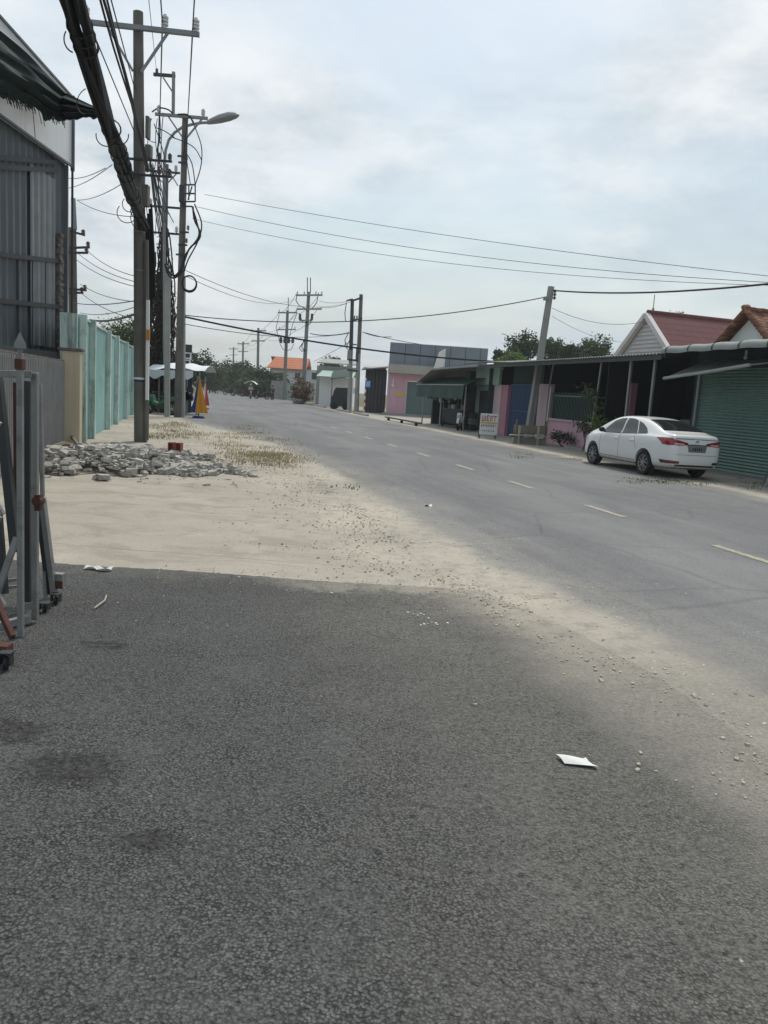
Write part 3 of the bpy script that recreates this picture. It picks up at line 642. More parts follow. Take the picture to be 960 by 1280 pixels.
# shade net slung from the fascia to the cable bundle
net_w = [((139, 138), 12.9), ((128, 137), 13.6)]
top = [A(140, 139, 12.9), A(112, 131, 15.0), X(80, 116, -7.9), X(52, 89, -8.1), X(28, 66, -8.15), X(0, 40, -8.2), X(-40, 8, -8.2)]
mid = [A(140, 140, 12.9), A(112, 139, 14.9), X(80, 133, -7.8), X(54, 117, -7.85), X(30, 98, -7.8), X(0, 80, -7.8), X(-40, 50, -7.8)]
bot = [A(140, 142, 12.9), A(112, 145, 14.9), X(80, 149, -7.95), X(60, 143, -8.05), X(35, 127, -8.1), X(0, 118, -8.15), X(-40, 96, -8.15)]
def lerps(L, u):
    x = u*(len(L)-1); i = min(int(x), len(L)-2); return L[i].lerp(L[i+1], x-i)
def netf(u, v):
    a, b_, c_ = lerps(top, u), lerps(mid, u), lerps(bot, u)
    p = a.lerp(b_, v*2) if v < .5 else b_.lerp(c_, v*2-1)
    w = min(1, u*3); e = math.sin(v*21+u*3+.6*math.sin(u*9))*.07+math.sin(v*43-u*6)*.03
    drop = 0
    if v > .9: drop = (v-.9)*10*(.16*math.sin(u*23+2)**2*math.sin(u*7+1)**2+.05*math.sin(u*61)**2)
    return p + Vector((e*w, 0, -drop*w ))
mb = MB(); mb.slab(netf, 90, 26, (.004, .004, .004)); tag(mb.build('shade_net', K['net'], smooth=True), 'torn dark green shade net slung from the white fascia to the cable bundle', 'shade net')
mb = MB()
for px, py0, py1 in [(40, 128, 172), (48, 138, 155), (30, 110, 130), (52, 140, 158)] + [(q_, 118+q_*.42+rnd.uniform(-6, 2), 118+q_*.42+rnd.uniform(2, 11)) for q_ in [rnd.uniform(0, 78) for _ in range(60)]]:
    a, b_ = X(px, py0, -8.0), X(px+4, py1, -7.9); mb.tube(sag(a, b_, -.02, 6), .008, 4)
tag(mb.build('net_threads', K['net']), 'loose threads hanging from the shade net over the white fascia', 'threads', kind='stuff')
# ------------------------------------------------------------------ barred fence and cream pillar
fence = thing('barred_fence', 'grey fence of thin upright bars below the metal shed', 'fence', R(-9.0, 1))
mb = MB(RM); s = -7.0
while s < 4.1: mb.box(-9.011, -8.989, s, s+.022, .10, 1.84); s += .145
mb.build('bar_panel', K['bars'], fence)
for z in (.16, 1.78):
    mb = MB(RM); mb.box(-9.055, -9.02, -7, 4.15, z, z+.05); mb.build('rail', K['bars'], fence)
mb = MB(RM); mb.box(-9.07, -9.018, -7, 4.12, 1.845, 1.875); mb.build('coping', K['oldbrick'], fence)
mb = MB(RM); mb.box(-9.6, -9.55, -7, 4.0, 0, 1.9); mb.build('shade_backing', K['greyshed'], fence)  # dark sheet standing for the shade seen between the bars
pl = thing('gate_pillar', 'cream square pillar at the end of the barred fence', 'pillar', R(-8.86, 4.4))
mb = MB(RM); mb.box(-9.08, -8.70, 4.2, 4.6, 0, 2.08); mb.build('shaft', K['cream'], pl, bevel=.015)
mb = MB(RM); mb.box(-9.14, -8.66, 4.16, 4.66, 2.083, 2.14); mb.build('cap', K['oldbrick'], pl, bevel=.01)
# junk at the pillar's foot
mb = MB(); 
for a, b_, r in (((74, 546), (100, 566), .05), ((60, 574), (98, 571), .045), ((66, 566), (92, 562), .05)):
    p, q = G(*a), G(*b_); p.z = .35 if a[1] < 550 else .12; q.z = .1; mb.tube([p, p.lerp(q, .5)+Vector((0,0,.05)), q], [r, r*.9, r*.7], 7)
tag(mb.build('broken_timber', K['wood']), 'pile of broken brown timber at the foot of the cream pillar', 'timber', kind='stuff')
# ------------------------------------------------------------------ teal wall
tw = thing('perimeter_wall', 'tall teal painted wall with stained pilasters beside the dirt strip', 'wall', R(-8.8, 13))
mb = MB(RM); mb.box(-9.0, -8.82, 5.05, 27, 0, 2.86); mb.build('wall_panel', K['teal'], tw)
mb = MB(RM); mb.box(-9.2, -8.85, 4.78, 4.98, 0, 2.92); mb.build('return_wall', K['teal_pale'], tw)
for s in (5.15, 6.9, 10.8, 13.6, 17.6, 21.2, 25):
    mb = MB(RM); mb.box(-8.95, -8.68, s-.08, s+.10, 0, 2.93); mb.build('pilaster', K['teal_pale'], tw, bevel=.01)
mb = MB(RM); mb.box(-9.03, -8.79, 5.28, 27, 2.862, 2.90); mb.build('coping', K['teal_pale'], tw)
mb = MB(RM)
for i in range(7): mb.beam((-8.76, 20.2+.1*i, 1.0), (-8.76, 20.2+.1*i, 1.5), .02)
mb.build('wall_pipe', K['bars'], tw)
# ------------------------------------------------------------------ utility poles
def insulator(mb, p, h=.22, r=.05):
    p = Vector(p); mb.cyl(p, p+Vector((0,0,h)), r*.5, 8)
    for i in range(3): mb.cyl(p+Vector((0,0,h*(.2+.25*i))), p+Vector((0,0,h*(.32+.25*i))), r, 10)
def upole(name, label, base, topz, r0, r1, mat, arms=(), group=None, lean=(0, 0), square=False, n=12, adir=None, inst=True, bands=(), cat='utility pole'):
    """arms: (z, left reach, right reach, thickness, insulator offsets, brace)"""
    base = Vector(base); th = thing(name, label, cat, base, 0, group); tp = base+Vector((lean[0], lean[1], topz))
    mb = MB()
    if square: mb.beam(base, tp, r0*2, r0*2, up=(RDX, RDY, 0), w2=r1*2, h2=r1*2)
    else: mb.tube([base.lerp(tp, i/6) for i in range(7)], [r0+(r1-r0)*i/6 for i in range(7)], n)
    mb.build('shaft', mat, th, smooth=not square, bevel=.02 if square else 0)
    ax = Vector(adir) if adir else Vector((RDY, -RDX, 0))
    for (z, l, r_, tk, ins, brace) in arms:
        c = base.lerp(tp, z/topz) - Vector((RDX, RDY, 0))*(r0*.9+tk/2)
        mb = MB(); mb.beam(c-ax*l, c+ax*r_, tk); arm = mb.build('crossarm', K['darksteel'] if tk < .1 else K['steel'], th)
        if brace:
            for sg_ in (-1, 1):
                reach = l if sg_ < 0 else r_
                if reach < .4: continue
                mb = MB(); mb.beam(c+ax*sg_*min(reach*.75, .7)-Vector((0,0,tk/2)), c-Vector((0,0,brace))+ax*sg_*.1, tk*.55); mb.build('brace', K['steel'], arm)
        for off in ins:
            mb = MB(); insulator(mb, c+ax*off+Vector((0,0,tk/2)), .3, .085); mb.build('insulator', K['porcelain'], arm, smooth=True)
    for z, hh, mt_ in bands:
        mb = MB(); c = base.lerp(tp, z/topz); rr = (r0+(r1-r0)*z/topz)+.004; mb.cyl(c, c+Vector((0,0,hh)), rr, n); mb.build('band', mt_, th, smooth=True)
    return th
P1 = G(176, 552); zt = A(172, 15, P1.y).z
pole1 = upole('utility_pole', 'thick weathered grey utility pole nearest the cream pillar', P1, zt, .165, .115, K['pole_conc'],
    arms=((zt-.42, 1.4, 1.45, .10, (.63, 1.36, -1.2), .95),), bands=((1.5, .05, K['bluecloth']), (1.56, .05, K['white']), (5.1, .03, K['steel']), (4.2, .02, K['steel'])), adir=(.97, .1, 0), lean=(-.24, 0))
def onp1(px, py, dy=-.22): return A(px, py, P1.y+dy)
mb = MB(); mb.beam(onp1(184, 500), onp1(185, 375), .075, .05, up=(0,1,0)); mb.build('marker_strip', K['white'], pole1)
mb = MB(); mb.beam(onp1(185, 425, -.25), onp1(185.5, 412, -.25), .08, .055, up=(0,1,0)); mb.build('marker_band', K['orange_mark'], pole1)
mb = MB(); mb.tube([onp1(183, 550, -.1), onp1(184, 430, -.12), onp1(183, 300, -.1)], .06, 8); mb.build('conduit', K['pole_conc'], pole1, smooth=True)
for px, py, w, h in ((183, 245, .12, .5), (186, 190, .14, .3), (185, 160, .08, .5)):
    mb = MB(); a = onp1(px, py, .0); mb.box(a.x-w/2, a.x+w/2, a.y-.1, a.y+.1, a.z-h/2, a.z+h/2); mb.build('junction_box', K['pole_conc'], pole1, bevel=.015)
for z in (6.4, 6.75):
    mb = MB(); c = Vector((P1.x-.06, P1.y-.2, z)); mb.beam(c-Vector((.45,0,0)), c+Vector((.75,.0,0)), .05); a = mb.build('bracket', K['darksteel'], pole1)
    for o_ in (-.35, .45, .7):
        mb = MB(); insulator(mb, c+Vector((o_,0,.02)), .16, .05); mb.build('spool', K['porc_brown'], a, smooth=True)
# heavy drop of cables down the pole's far side
for i in range(6):
    mb = MB(); x0 = 182+i*1.6
    mb.tube([A(178+i*2.2, 285-6*i, P1.y+.1), A(x0+3, 330, P1.y+.2), A(x0+3.5, 372, P1.y+.25), A(x0+3, 420-12*i, P1.y+.25)], .028, 5); mb.build('drop_cable', K['cable'], pole1, smooth=True)
# second pole with transformer gear
P2 = G(221, 522); P2.y += .15; z2 = A(218, 142, P2.y).z
pole2 = upole('utility_pole', 'tall slim utility pole carrying a square wire frame and a black cable coil', P2, z2, .165, .12, K['pole_conc'],
    arms=((z2-.15, 1.25, .95, .11, (-1.1, .75), .8),), adir=(.97, .05, 0))
def onp2(px, py, dy=-.2): return A(px, py, P2.y+dy)
mb = MB(); mb.tube([onp2(216.5, 145), onp2(217, 90)], .07, 8); mb.build('top_mast', K['steel'], pole2, smooth=True)
mb = MB(); mb.beam(onp2(192, 93), onp2(219, 95), .11); a = mb.build('top_arm', K['darksteel'], pole2)
mb = MB(); mb.beam(onp2(204, 97), onp2(217, 117), .06); mb.build('brace', K['steel'], a)
mb = MB(); insulator(mb, onp2(196, 92), .2, .06); mb.build('insulator', K['porc_brown'], a, smooth=True)
for (q0, q1, y0, y1) in ((206, 212, 342, 521), (226, 231, 345, 523)):
    mb = MB(); mb.beam(onp2((q0+q1)/2, y1, .1), onp2((q0+q1)/2+.5, y0, .1), (q1-q0)/961*P2.y*1.02, .2, up=(0,1,0)); mb.build('support_post', K['pole_pale'], pole2, bevel=.02)
fr = MB()
for a, b_ in (((231, 231), (244, 231)), ((244, 231), (244, 252)), ((228, 252), (244, 252)), ((231, 231), (229, 252)), ((231, 242), (243, 242)), ((228, 258), (240, 258)), ((228, 252), (228, 258)), ((236, 231), (236, 250)), ((240, 233), (235, 250))):
    fr.beam(onp2(*a), onp2(*b_), .055)
fr.build('wire_frame', K['darksteel'], pole2)
mb = MB(); a = onp2(228, 243); mb.box(a.x-.1, a.x+.12, a.y-.2, a.y+.2, a.z-.35, a.z+.35); mb.build('transformer_box', K['darksteel'], pole2, bevel=.04)
for pts, r in ((((238, 147), (246, 165), (252, 185), (251, 208), (244, 231)), .022), (((232, 190), (240, 205), (244, 231)), .022), (((234, 170), (233, 195), (238, 231)), .02),
               (((241, 258), (243, 275), (250, 290), (248, 300), (236, 312), (228, 335)), .04), (((240, 258), (246, 278), (248, 296), (232, 318), (227, 336)), .035), (((243, 255), (252, 280), (247, 302), (235, 325), (230, 340)), .03),
               (((227, 336), (220, 344), (213, 342), (207, 332)), .05), (((228, 338), (219, 347), (211, 344), (206, 330)), .04), (((190, 140), (199, 135), (210, 137), (216, 142)), .03), (((222, 143), (232, 143), (238, 147), (242, 153)), .03),
               (((196, 160), (206, 164), (218, 172)), .02), (((216, 172), (232, 178), (244, 186), (252, 200)), .02), (((199, 140), (200, 165), (196, 190)), .03)):
    mb = MB(); P_ = [onp2(*p, -.28) for p in pts]
    sm = []
    for i in range(len(P_)-1):
        p0, p1, p2, p3 = P_[max(i-1,0)], P_[i], P_[i+1], P_[min(i+2, len(P_)-1)]
        for k in range(6):
            u = k/6; sm.append(.5*((2*p1)+(p2-p0)*u+(2*p0-5*p1+4*p2-p3)*u*u+(3*p1-p0-3*p2+p3)*u**3))
    sm.append(P_[-1]); mb.tube(sm, r, 5); mb.build('jumper_cable', K['cable'], pole2, smooth=True)
mb = MB(); a = onp2(236.5, 355, -.35)
for k in range(3): mb.torus(a+Vector((.01*k, -.03*k, .012*k)), (.15, 1, .1), .33-.012*k, .03, 26, 6)
mb.build('cable_coil', K['cable'], pole2, smooth=True)
for px, py in ((228, 195), (229, 203), (231, 290), (229, 306), (226, 318)):
    mb = MB(); mb.beam(onp2(px-6, py), onp2(px+5, py+.5), .07); b1 = mb.build('bracket', K['darksteel'], pole2)
    mb = MB(); insulator(mb, onp2(px+4, py-2), .2, .06); mb.build('spool', K['porc_brown'], b1, smooth=True)
# third pole behind, wrapped in dead vines
P3 = A(201, 505, 38.8); P3.z = 0; z3 = A(200, 205, 38.8).z
pole3 = upole('utility_pole', 'utility pole wrapped in brown dead vines between the two front poles', P3, z3, .19, .13, K['pole_conc'], arms=((z3-.4, 1.0, .7, .09, (-.8, .5), .5), (z3-2.0, .9, 1.0, .09, (-.7,), 0), (z3-3.2, .9, .9, .09, (.6,), 0)), adir=(.97, .05, 0))
mb = MB()
for i in range(120):
    bx = rnd.gauss(0, .33); zb = rnd.uniform(.3, 6); h = rnd.uniform(1.5, 4.2); pts = []
    for k in range(7):
        q = k/6; zz = zb+h*q; w = .75*(1-abs(zz-3.5)/7.0); pts.append(P3+Vector((bx*w*1.8+rnd.uniform(-.12, .12), -.15+rnd.uniform(-.3, .25), min(zz, 8.8))))
    mb.tube(pts, [rnd.uniform(.02, .045)]*7, 4)
for i in range(2600):
    zz = min(8.5, abs(rnd.gauss(3.6, 2.0))); w = .55*(1-zz/11); c = P3+Vector((rnd.gauss(0, w*.75), rnd.gauss(-.1, .25), zz)); r = rnd.uniform(.04, .13)
    d1 = Vector((rnd.gauss(0,1), rnd.gauss(0,1), rnd.gauss(0,1))).normalized(); d2 = d1.orthogonal().normalized()
    mb.quad(c-d1*r, c-d2*r*.5, c+d1*r, c+d2*r*.5)
mb.build('dry_vine', K['vine'], pole3)
for i in range(5):
    mb = MB(); mb.tube([A(186+2*i, 190+8*i, 38.2), A(192+3*i, 250+5*i, 38.2), A(200+1.5*i, 300, 38.3), A(196+3*i, 350+10*i, 38.4)], .03, 4); mb.build('jumper_cable', K['cable'], pole3, smooth=True)
for i in range(16):
    mb = MB(); y_ = rnd.uniform(34.5, 38); x0 = rnd.uniform(186, 206); p0 = rnd.uniform(140, 230); x1 = x0+rnd.uniform(-6, 22); p1 = p0+rnd.uniform(25, 110)
    a_, b_ = A(x0, p0, y_), A(x1, p1, y_); mid_p = a_.lerp(b_, .5)+Vector((rnd.uniform(-.7, .7), 0, -rnd.uniform(.1, .6)))
    mb.tube([a_*(1-u)**2+mid_p*2*u*(1-u)+b_*u*u for u in [k/10 for k in range(11)]], rnd.uniform(.015, .03), 4); mb.build('jumper_cable', K['cable'], pole3, smooth=True)
# street lamp on a curved arm
sl = thing('street_lamp', 'grey street lamp on a curved arm beside the utility poles', 'street lamp', (P3.x+.35, 38.2, 0))
mb = MB(); L_ = lambda px, py: A(px, py, 38.2)
mb.tube([L_(205.5, 512), L_(205.5, 350), L_(205, 250), L_(205.5, 205), L_(207, 188), L_(211, 175), L_(218, 166), L_(228, 159), L_(240, 155.5), L_(252, 153.5), L_(262, 153)], [.075]*4+[.065]*7, 8)
mb.build('curved_pole', K['steel'], sl, smooth=True)
mb = MB(); a, b_ = L_(259, 154), L_(299, 144); ax = (b_-a).normalized(); prof = [(0, .10), (.12, .16), (.4, .24), (.7, .25), (.9, .18), (1, .05)]
vs = []; n = 10; upv = Vector((0, 0, 1)); sd = ax.cross(upv).normalized(); upv = sd.cross(ax)
for u, r_ in prof:
    c = a.lerp(b_, u)
    for j in range(n):
        an = 2*PI*j/n; zz = math.sin(an); vs.append(c+sd*math.cos(an)*r_*1.0+upv*(zz*r_*(1.0 if zz > 0 else .55)))
mb.add(vs, [(i*n+j, i*n+(j+1)%n, (i+1)*n+(j+1)%n, (i+1)*n+j) for i in range(5) for j in range(n)]+[tuple(range(n)), tuple(5*n+j for j in range(n))])
mb.build('lamp_head', K['steel'], sl, smooth=True)
# pole behind the teal wall
P4 = A(93, 395, 31); P4.z = 0; zz = A(92, 285, 31).z
pole4 = upole('utility_pole', 'slender utility pole rising behind the teal wall by the shed', P4, zz, .19, .15, K['pole_conc'], lean=(-.1, 0))
mb = MB(); mb.tube([A(93.5, 287, 30.9), A(91.5, 248, 30.9)], .09, 8); mb.build('top_mast', K['steel'], pole4, smooth=True)
for p, q in (((88, 289), (106, 294)), ((86, 316), (110, 316)), ((87, 310), (112, 309)), ((86, 361), (108, 363)), ((86, 366), (104, 366))):
    mb = MB(); mb.beam(A(*p, 30.7), A(*q, 30.7), .08); b1 = mb.build('bracket', K['darksteel'], pole4)
    mb = MB(); insulator(mb, A(q[0]-2, q[1]-1, 30.7), .18, .08); mb.build('spool', K['porc_brown'], b1, smooth=True)
# ------------------------------------------------------------------ cables
def cable(label, p, q, d, r, n=30, mat=None, name='power_line', cat='cable', group=None, strands=1, spread=.0):
    mb = MB()
    base = sag(p, q, d, n)
    for k in range(strands):
        ph = rnd.uniform(0, 6.28); tw_ = rnd.uniform(.25, .6); o_ = 0 if strands == 1 else spread*rnd.uniform(.45, 1)
        sd = (Vector(q)-Vector(p)).cross(Vector((0,0,1))).normalized()
        mb.tube([c+sd*math.cos(ph+i*tw_)*o_+Vector((0,0,math.sin(ph+i*tw_)*o_)) for i, c in enumerate(base)], r*(1 if strands == 1 else rnd.uniform(.6, 1.2)), 5)
    o = mb.build(name, mat or K['cable'], smooth=True); return tag(o, label, cat, group)
bn0 = A(90, 0, 9.6); bn1 = A(179, 285, P1.y-.1)
dirv = (bn0-bn1)/(bn0.y-bn1.y); far0 = bn1+dirv*(-14-bn1.y)
mid_ = bn0
pts0 = sag(far0, bn1, .3, 10)
def bz(u):      # through far0, bn0, bn1 with a slight belly
    y = bn1.y + (-14-bn1.y)*u; p = bn1+dirv*(y-bn1.y); k = (y-bn0.y)*(y-bn1.y); return p+Vector((0, 0, .0022*k))
mb = MB()
for k in range(26):
    ph, tw_, o_ = rnd.uniform(0, 6.28), rnd.uniform(.12, .35)*rnd.choice((-1, 1)), rnd.uniform(.3, 1.0)*.135
    mb.tube([bz(i/60)+Vector((math.cos(ph+i*tw_)*o_, 0, math.sin(ph+i*tw_)*o_)) for i in range(61)], rnd.uniform(.02, .034), 5)
for k in range(26):      # ties and loose loops
    u = rnd.uniform(.02, .4); c = bz(u)
    if k < 14: mb.torus(c, dirv, .15, .012, 14, 4)
    else: mb.torus(c+Vector((rnd.uniform(-.2, .2), 0, rnd.uniform(-.2, .05))), (rnd.uniform(-.3, .3), 1, rnd.uniform(-.3, .3)), rnd.uniform(.12, .26), .009, 16, 4, rnd.uniform(0, 3), rnd.uniform(4, 6))
tag(mb.build('cable_bundle', K['cable'], smooth=True), 'thick black cable bundle slanting down to the nearest pole', 'cable bundle')
q1 = A(186, 215, P1.y-.2)
def through(px, py, Yn, end, back=-12):  # a line that passes over the camera's head and ends at a pole
    a = A(px, py, Yn); d = (a-end)/(a.y-end.y); return end+d*(back-end.y)
cable('double black cable beside the thick bundle, running to the nearest pole', through(128, 0, 10.5, q1), q1, -.05, .02, strands=6, spread=.05, name='cable_bundle', cat='cable bundle')
e1 = A(163, 145, P1.y-.2)
cable('thin line left of the nearest pole, just right of the thick bundle', through(112, 30, 14, A(168, 165, P1.y-.2)), A(168, 165, P1.y-.2), .0, .012)
cable('thin line passing behind the crossarm of the nearest pole', through(139, 0, 11.5, A(168, 110, P1.y)), A(168, 110, P1.y), .0, .011)
i1, i2 = A(203, 28, P1.y-.2), A(241, 35, P1.y-.2)
cable('overhead line on the inner insulator of the nearest pole', through(201, 0, 17.5, i1), i1, .0, .016)
cable('overhead line on the outer insulator of the nearest pole', through(243, 0, 17.5, i2), i2, .0, .016)
cable('high line from the inner insulator down to the slim pole', i1, onp2(200, 141), .05, .02)
cable('high line from the outer insulator down to the slim pole', i2, onp2(235, 143), .05, .02)
cable('thin overhead wire between top arm of slim pole and the sky', through(186, 0, 19, onp2(196, 92)), onp2(196, 92), .0, .009)
cable('line leaving the slim pole crossarm toward the vine pole, left side', onp2(199, 142), A(197, 212, 38.6), .0, .022)
cable('line hanging from the slim pole crossarm beside the lamp arm', onp2(235, 145), onp2(229, 196), .0, .022)
# lines crossing the road toward a pole beyond the right edge
E_ = Vector((15.5, 20.5, 0))
def cross(label, p, end_px, endY, d, r):
    a = A(*end_px, endY); b_ = a + (a-p)*.12; return cable(label, p, b_, d, r, 40)
cross('highest thin line crossing the sky above the road', onp2(256, 243, -.1), (962, 341), 24, .25, .009)
cross('second thin line crossing the sky above the road', onp2(244, 258, -.1), (962, 344), 24, .55, .009)
cross('third thin line crossing the sky, the lowest of three', onp2(240, 273, -.1), (962, 346), 24, .65, .008)
# ------------------------------------------------------------------ market stall, parasols, sign board
st = thing('market_stall', 'roadside stall with a white canvas canopy behind the left poles', 'stall', G(215, 512))
SY = 37.2
mb = MB()
cA, cB = A(184, 462, SY-.3), A(256, 464, SY-.3)
def canf(u, v):
    c = cA.lerp(cB, u); c = c+Vector((0, 2.4*v, .34*math.sin(PI*v)*.8 + .12*math.sin(PI*u) - .06*math.sin(u*PI*3)**2)); return c
mb.slab(canf, 24, 8, (0, 0, .012)); mb.build('canopy', K['canvas'], st, smooth=True)
mb = MB(); mb.slab(lambda u, v: (cA.lerp(cB, u*.8)+Vector((0, -.02, -.42*v*(.6+.4*math.sin(u*9)**2)+.0))), 24, 3, (0, -.004, 0)); mb.build('valance', K['canvas'], st, smooth=True)
for px in (199, 212, 234, 247):
    mb = MB(); a = A(px, 470, SY); mb.cyl((a.x, a.y, 0), (a.x, a.y, a.z), .04, 8); mb.build('stall_post', K['wood'] if px == 199 else K['steel'], st)
mb = MB(); a, b_ = A(203, 500, SY+1), A(232, 500, SY+1); mb.box(a.x, b_.x, SY+.6, SY+1.5, .0, .95); mb.build('counter', K['darkwall'], st)
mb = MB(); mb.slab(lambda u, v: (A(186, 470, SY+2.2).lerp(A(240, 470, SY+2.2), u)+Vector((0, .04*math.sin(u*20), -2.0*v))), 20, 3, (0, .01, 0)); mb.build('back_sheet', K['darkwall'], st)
for i in range(10):
    mb = MB(); a = A(232+rnd.uniform(-2, 6), 486+rnd.uniform(-4, 14), SY-.1); w = rnd.uniform(.1, .2); mb.box(a.x-w, a.x+w, a.y-.1, a.y+.1, a.z-w*.8, a.z+w*.8); mb.build('goods', K[('white', 'bluecloth', 'white', 'shoe')[i % 4]], st, bevel=.02)
def parasol(label, base, h, r, mats, pole_h=.25):
    th = thing('folded_parasol', label, 'parasol', base); n = 16
    for k, (a0, a1, mt_) in enumerate(mats):
        mb = MB(); rows = 9
        def f(u, v, a0=a0, a1=a1):
            a = a0+(a1-a0)*u; q = 1-v; fl = 1+.2*math.sin(a*7+v*1.5)+.06*math.sin(a*3+v*5); rr = r*(q**1.25*.94+.05)*fl; return base+Vector((math.cos(a)*rr, math.sin(a)*rr*.8, pole_h+(h-pole_h)*v))
        mb.grid(f, 14, rows); mb.build('cloth', mt_, th, smooth=True)
    mb = MB(); mb.cyl(base, base+Vector((0,0,h+.12)), .03, 8); mb.build('pole', K['steel'], th)
    mb = MB(); mb.cyl(base, base+Vector((0,0,.1)), .3, 14, .22); mb.build('foot', K['bluecloth'], th)
    return th
pb = G(248, 523)
parasol('tall folded yellow and blue parasol beside the stall', pb, A(247, 468, pb.y).z, .35, ((-PI*.58, 0.25, K['yellow']), (.25, PI*1.42, K['bluecloth'])))
pb = G(256, 512)
parasol('slim folded red and white parasol behind the yellow one', pb, A(255, 474, pb.y).z, .22, ((-PI*.45, .4, K['redcloth']), (.4, PI*1.55, K['white'])))
sg_ = thing('sign_board', 'dark blue sign post with two small white boards above the stall', 'sign', G(236, 507))
b0 = G(233, 507)
mb = MB(); mb.cyl(b0, Vector((b0.x, b0.y, A(233, 434, b0.y).z)), .05, 8); mb.build('post', K['steel'], sg_)
for (px0, px1, py0, py1, mt_) in ((229, 240, 431, 440, K['navy']), (229, 239, 441, 448, K['white']), (229, 238, 450, 457, K['white'])):
    mb = MB(); a, b_ = A(px0, py1, b0.y-.12), A(px1, py0, b0.y-.12); mb.box(a.x, b_.x, a.y, a.y+.06, a.z, b_.z); q = mb.build('board', mt_, sg_)
    if mt_ is K['white']:
        mb = MB(); mb.box(a.x+.08, b_.x-.08, a.y-.006, a.y-.002, a.z+.07, b_.z-.06); mb.build('board_print', K['navy'], q)
# ------------------------------------------------------------------ trees
def tree(label, base, h, blobs, n, ls, mat, trunk_r=.16, clump=.45, name='tree', group=None, trunk_h=None):
    """blobs: (dx, dy, z, rx, rz) ellipsoids of the crown"""
    base = Vector(base); th = thing(name, label, 'tree' if name != 'shrub' else 'shrub', base, 0, group)
    mb = MB(); th_ = trunk_h or h*.55
    top = base+Vector((rnd.uniform(-.3, .3), rnd.uniform(-.3, .3), th_))
    mb.tube([base, base.lerp(top, .4)+Vector((rnd.uniform(-.1, .1), 0, 0)), top], [trunk_r, trunk_r*.75, trunk_r*.5], 8)
    for (dx, dy, z, rx, rz) in blobs:
        e = base+Vector((dx, dy, z+rz*.2)); s0 = base.lerp(top, rnd.uniform(.6, 1)); mb.tube([s0, s0.lerp(e, .5)+Vector((0, 0, rnd.uniform(0, .3))), e], [trunk_r*.4, trunk_r*.25, trunk_r*.1], 5)
    mb.build('trunk', K['bark'], th, smooth=True)
    mb = MB(); vol = [b_[3]**2*b_[4] for b_ in blobs]; tot = sum(vol); vs = []; fs = []
    for (dx, dy, z, rx, rz), w in zip(blobs, vol):
        k = max(8, int(n*w/tot)); ncl = max(6, int(k/38))
        for c_ in range(ncl):
            d = Vector((rnd.gauss(0,1), rnd.gauss(0,1), rnd.gauss(0,1))).normalized(); rr = rnd.uniform(.45, 1.05)
            cc = base+Vector((dx+d.x*rx*rr, dy+d.y*rx*rr, z+d.z*rz*rr)); cs = clump*rnd.uniform(.6, 1.35)
            for _ in range(int(k/ncl)):
                p = cc+Vector((rnd.gauss(0, cs*.5), rnd.gauss(0, cs*.5), rnd.gauss(0, cs*.36)))
                a = Vector((rnd.gauss(0,1), rnd.gauss(0,1), rnd.gauss(-.25,.7))).normalized(); b_ = a.orthogonal().normalized(); b_ = (Matrix.Rotation(rnd.uniform(0, 6.28), 3, a) @ b_)
                L = ls*rnd.uniform(.6, 1.3); o = len(vs); vs += [p, p+a*L*.5+b_*L*.27, p+a*L, p+a*L*.5-b_*L*.27]; fs.append([o, o+1, o+2, o+3])
    mb.v = vs; mb.f = fs; mb.mi = [0]*len(fs); mb.build('crown', mat, th)
    return th
def rtree(label, px, top, bot, Y, wpx, mat, n=2600, ls=None, **kw):
    """a tree whose crown stands wpx wide in the picture at distance Y"""
    g = A(px, bot, Y); z1 = A(px, top, Y).z; base = Vector((g.x, Y, 0)); r = wpx/2/F*Y; zb = max(.3, g.z); ch = z1-zb
    bl = [(0, 0, zb+ch*.45, r*.78, ch*.45), (r*.3, 0, zb+ch*.3, r*.7, ch*.32), (-r*.3, 0, zb+ch*.3, r*.7, ch*.32)]
    for _ in range(7):
        a = rnd.uniform(0, 6.28); q = rnd.uniform(.35, .75)*r; s_ = rnd.uniform(.28, .5); bl.append((math.cos(a)*q, math.sin(a)*q, zb+ch*rnd.uniform(.25, .8), r*s_, ch*s_*.5))
    return tree(label, base, z1, bl, n, ls or max(.12, Y*.0036), mat, clump=max(.3, r*.26), trunk_r=max(.1, z1*.022), trunk_h=zb+ch*.4, **kw)
rtree('broad green tree just behind the teal wall, left of the thick pole', 163, 396, 440, 42, 90, LEAF[1], 4200)
rtree('dark tree behind the white stall, between the left poles', 200, 425, 480, 46, 56, LEAF[0], 3000)
rtree('tall dark green tree right of the blue sign boards', 240, 430, 478, 75, 62, LEAF[0], 3600)
rtree('olive tree at the far left bend of the road', 262, 447, 488, 120, 44, LEAF[2], 2200)
far_t = [(282, 450, 490, 150, 44, 1), (300, 447, 491, 135, 46, 0), (318, 455, 492, 125, 44, 1), (333, 461, 494, 118, 36, 0), (348, 466, 495, 128, 34, 2), (270, 462, 488, 165, 40, 2), (309, 470, 494, 112, 36, 2), (327, 474, 496, 108, 30, 1)]
for k, (px, t_, b_, Y, w, mi) in enumerate(far_t):
    rtree(('fifth from left tree of the far roadside row', 'tallest dark crown of the far roadside row', 'mid green tree below the third distant pole', 'dark tree left of the orange roofed house', 'olive tree in front of the orange roofed house', 'hazy olive tree where the road disappears', 'low olive tree at the kerb of the far row', 'low green tree behind the two motorcyclists')[k], px, t_, b_, Y, w, LEAF[mi], 3000, group='trees at the far end of the road')
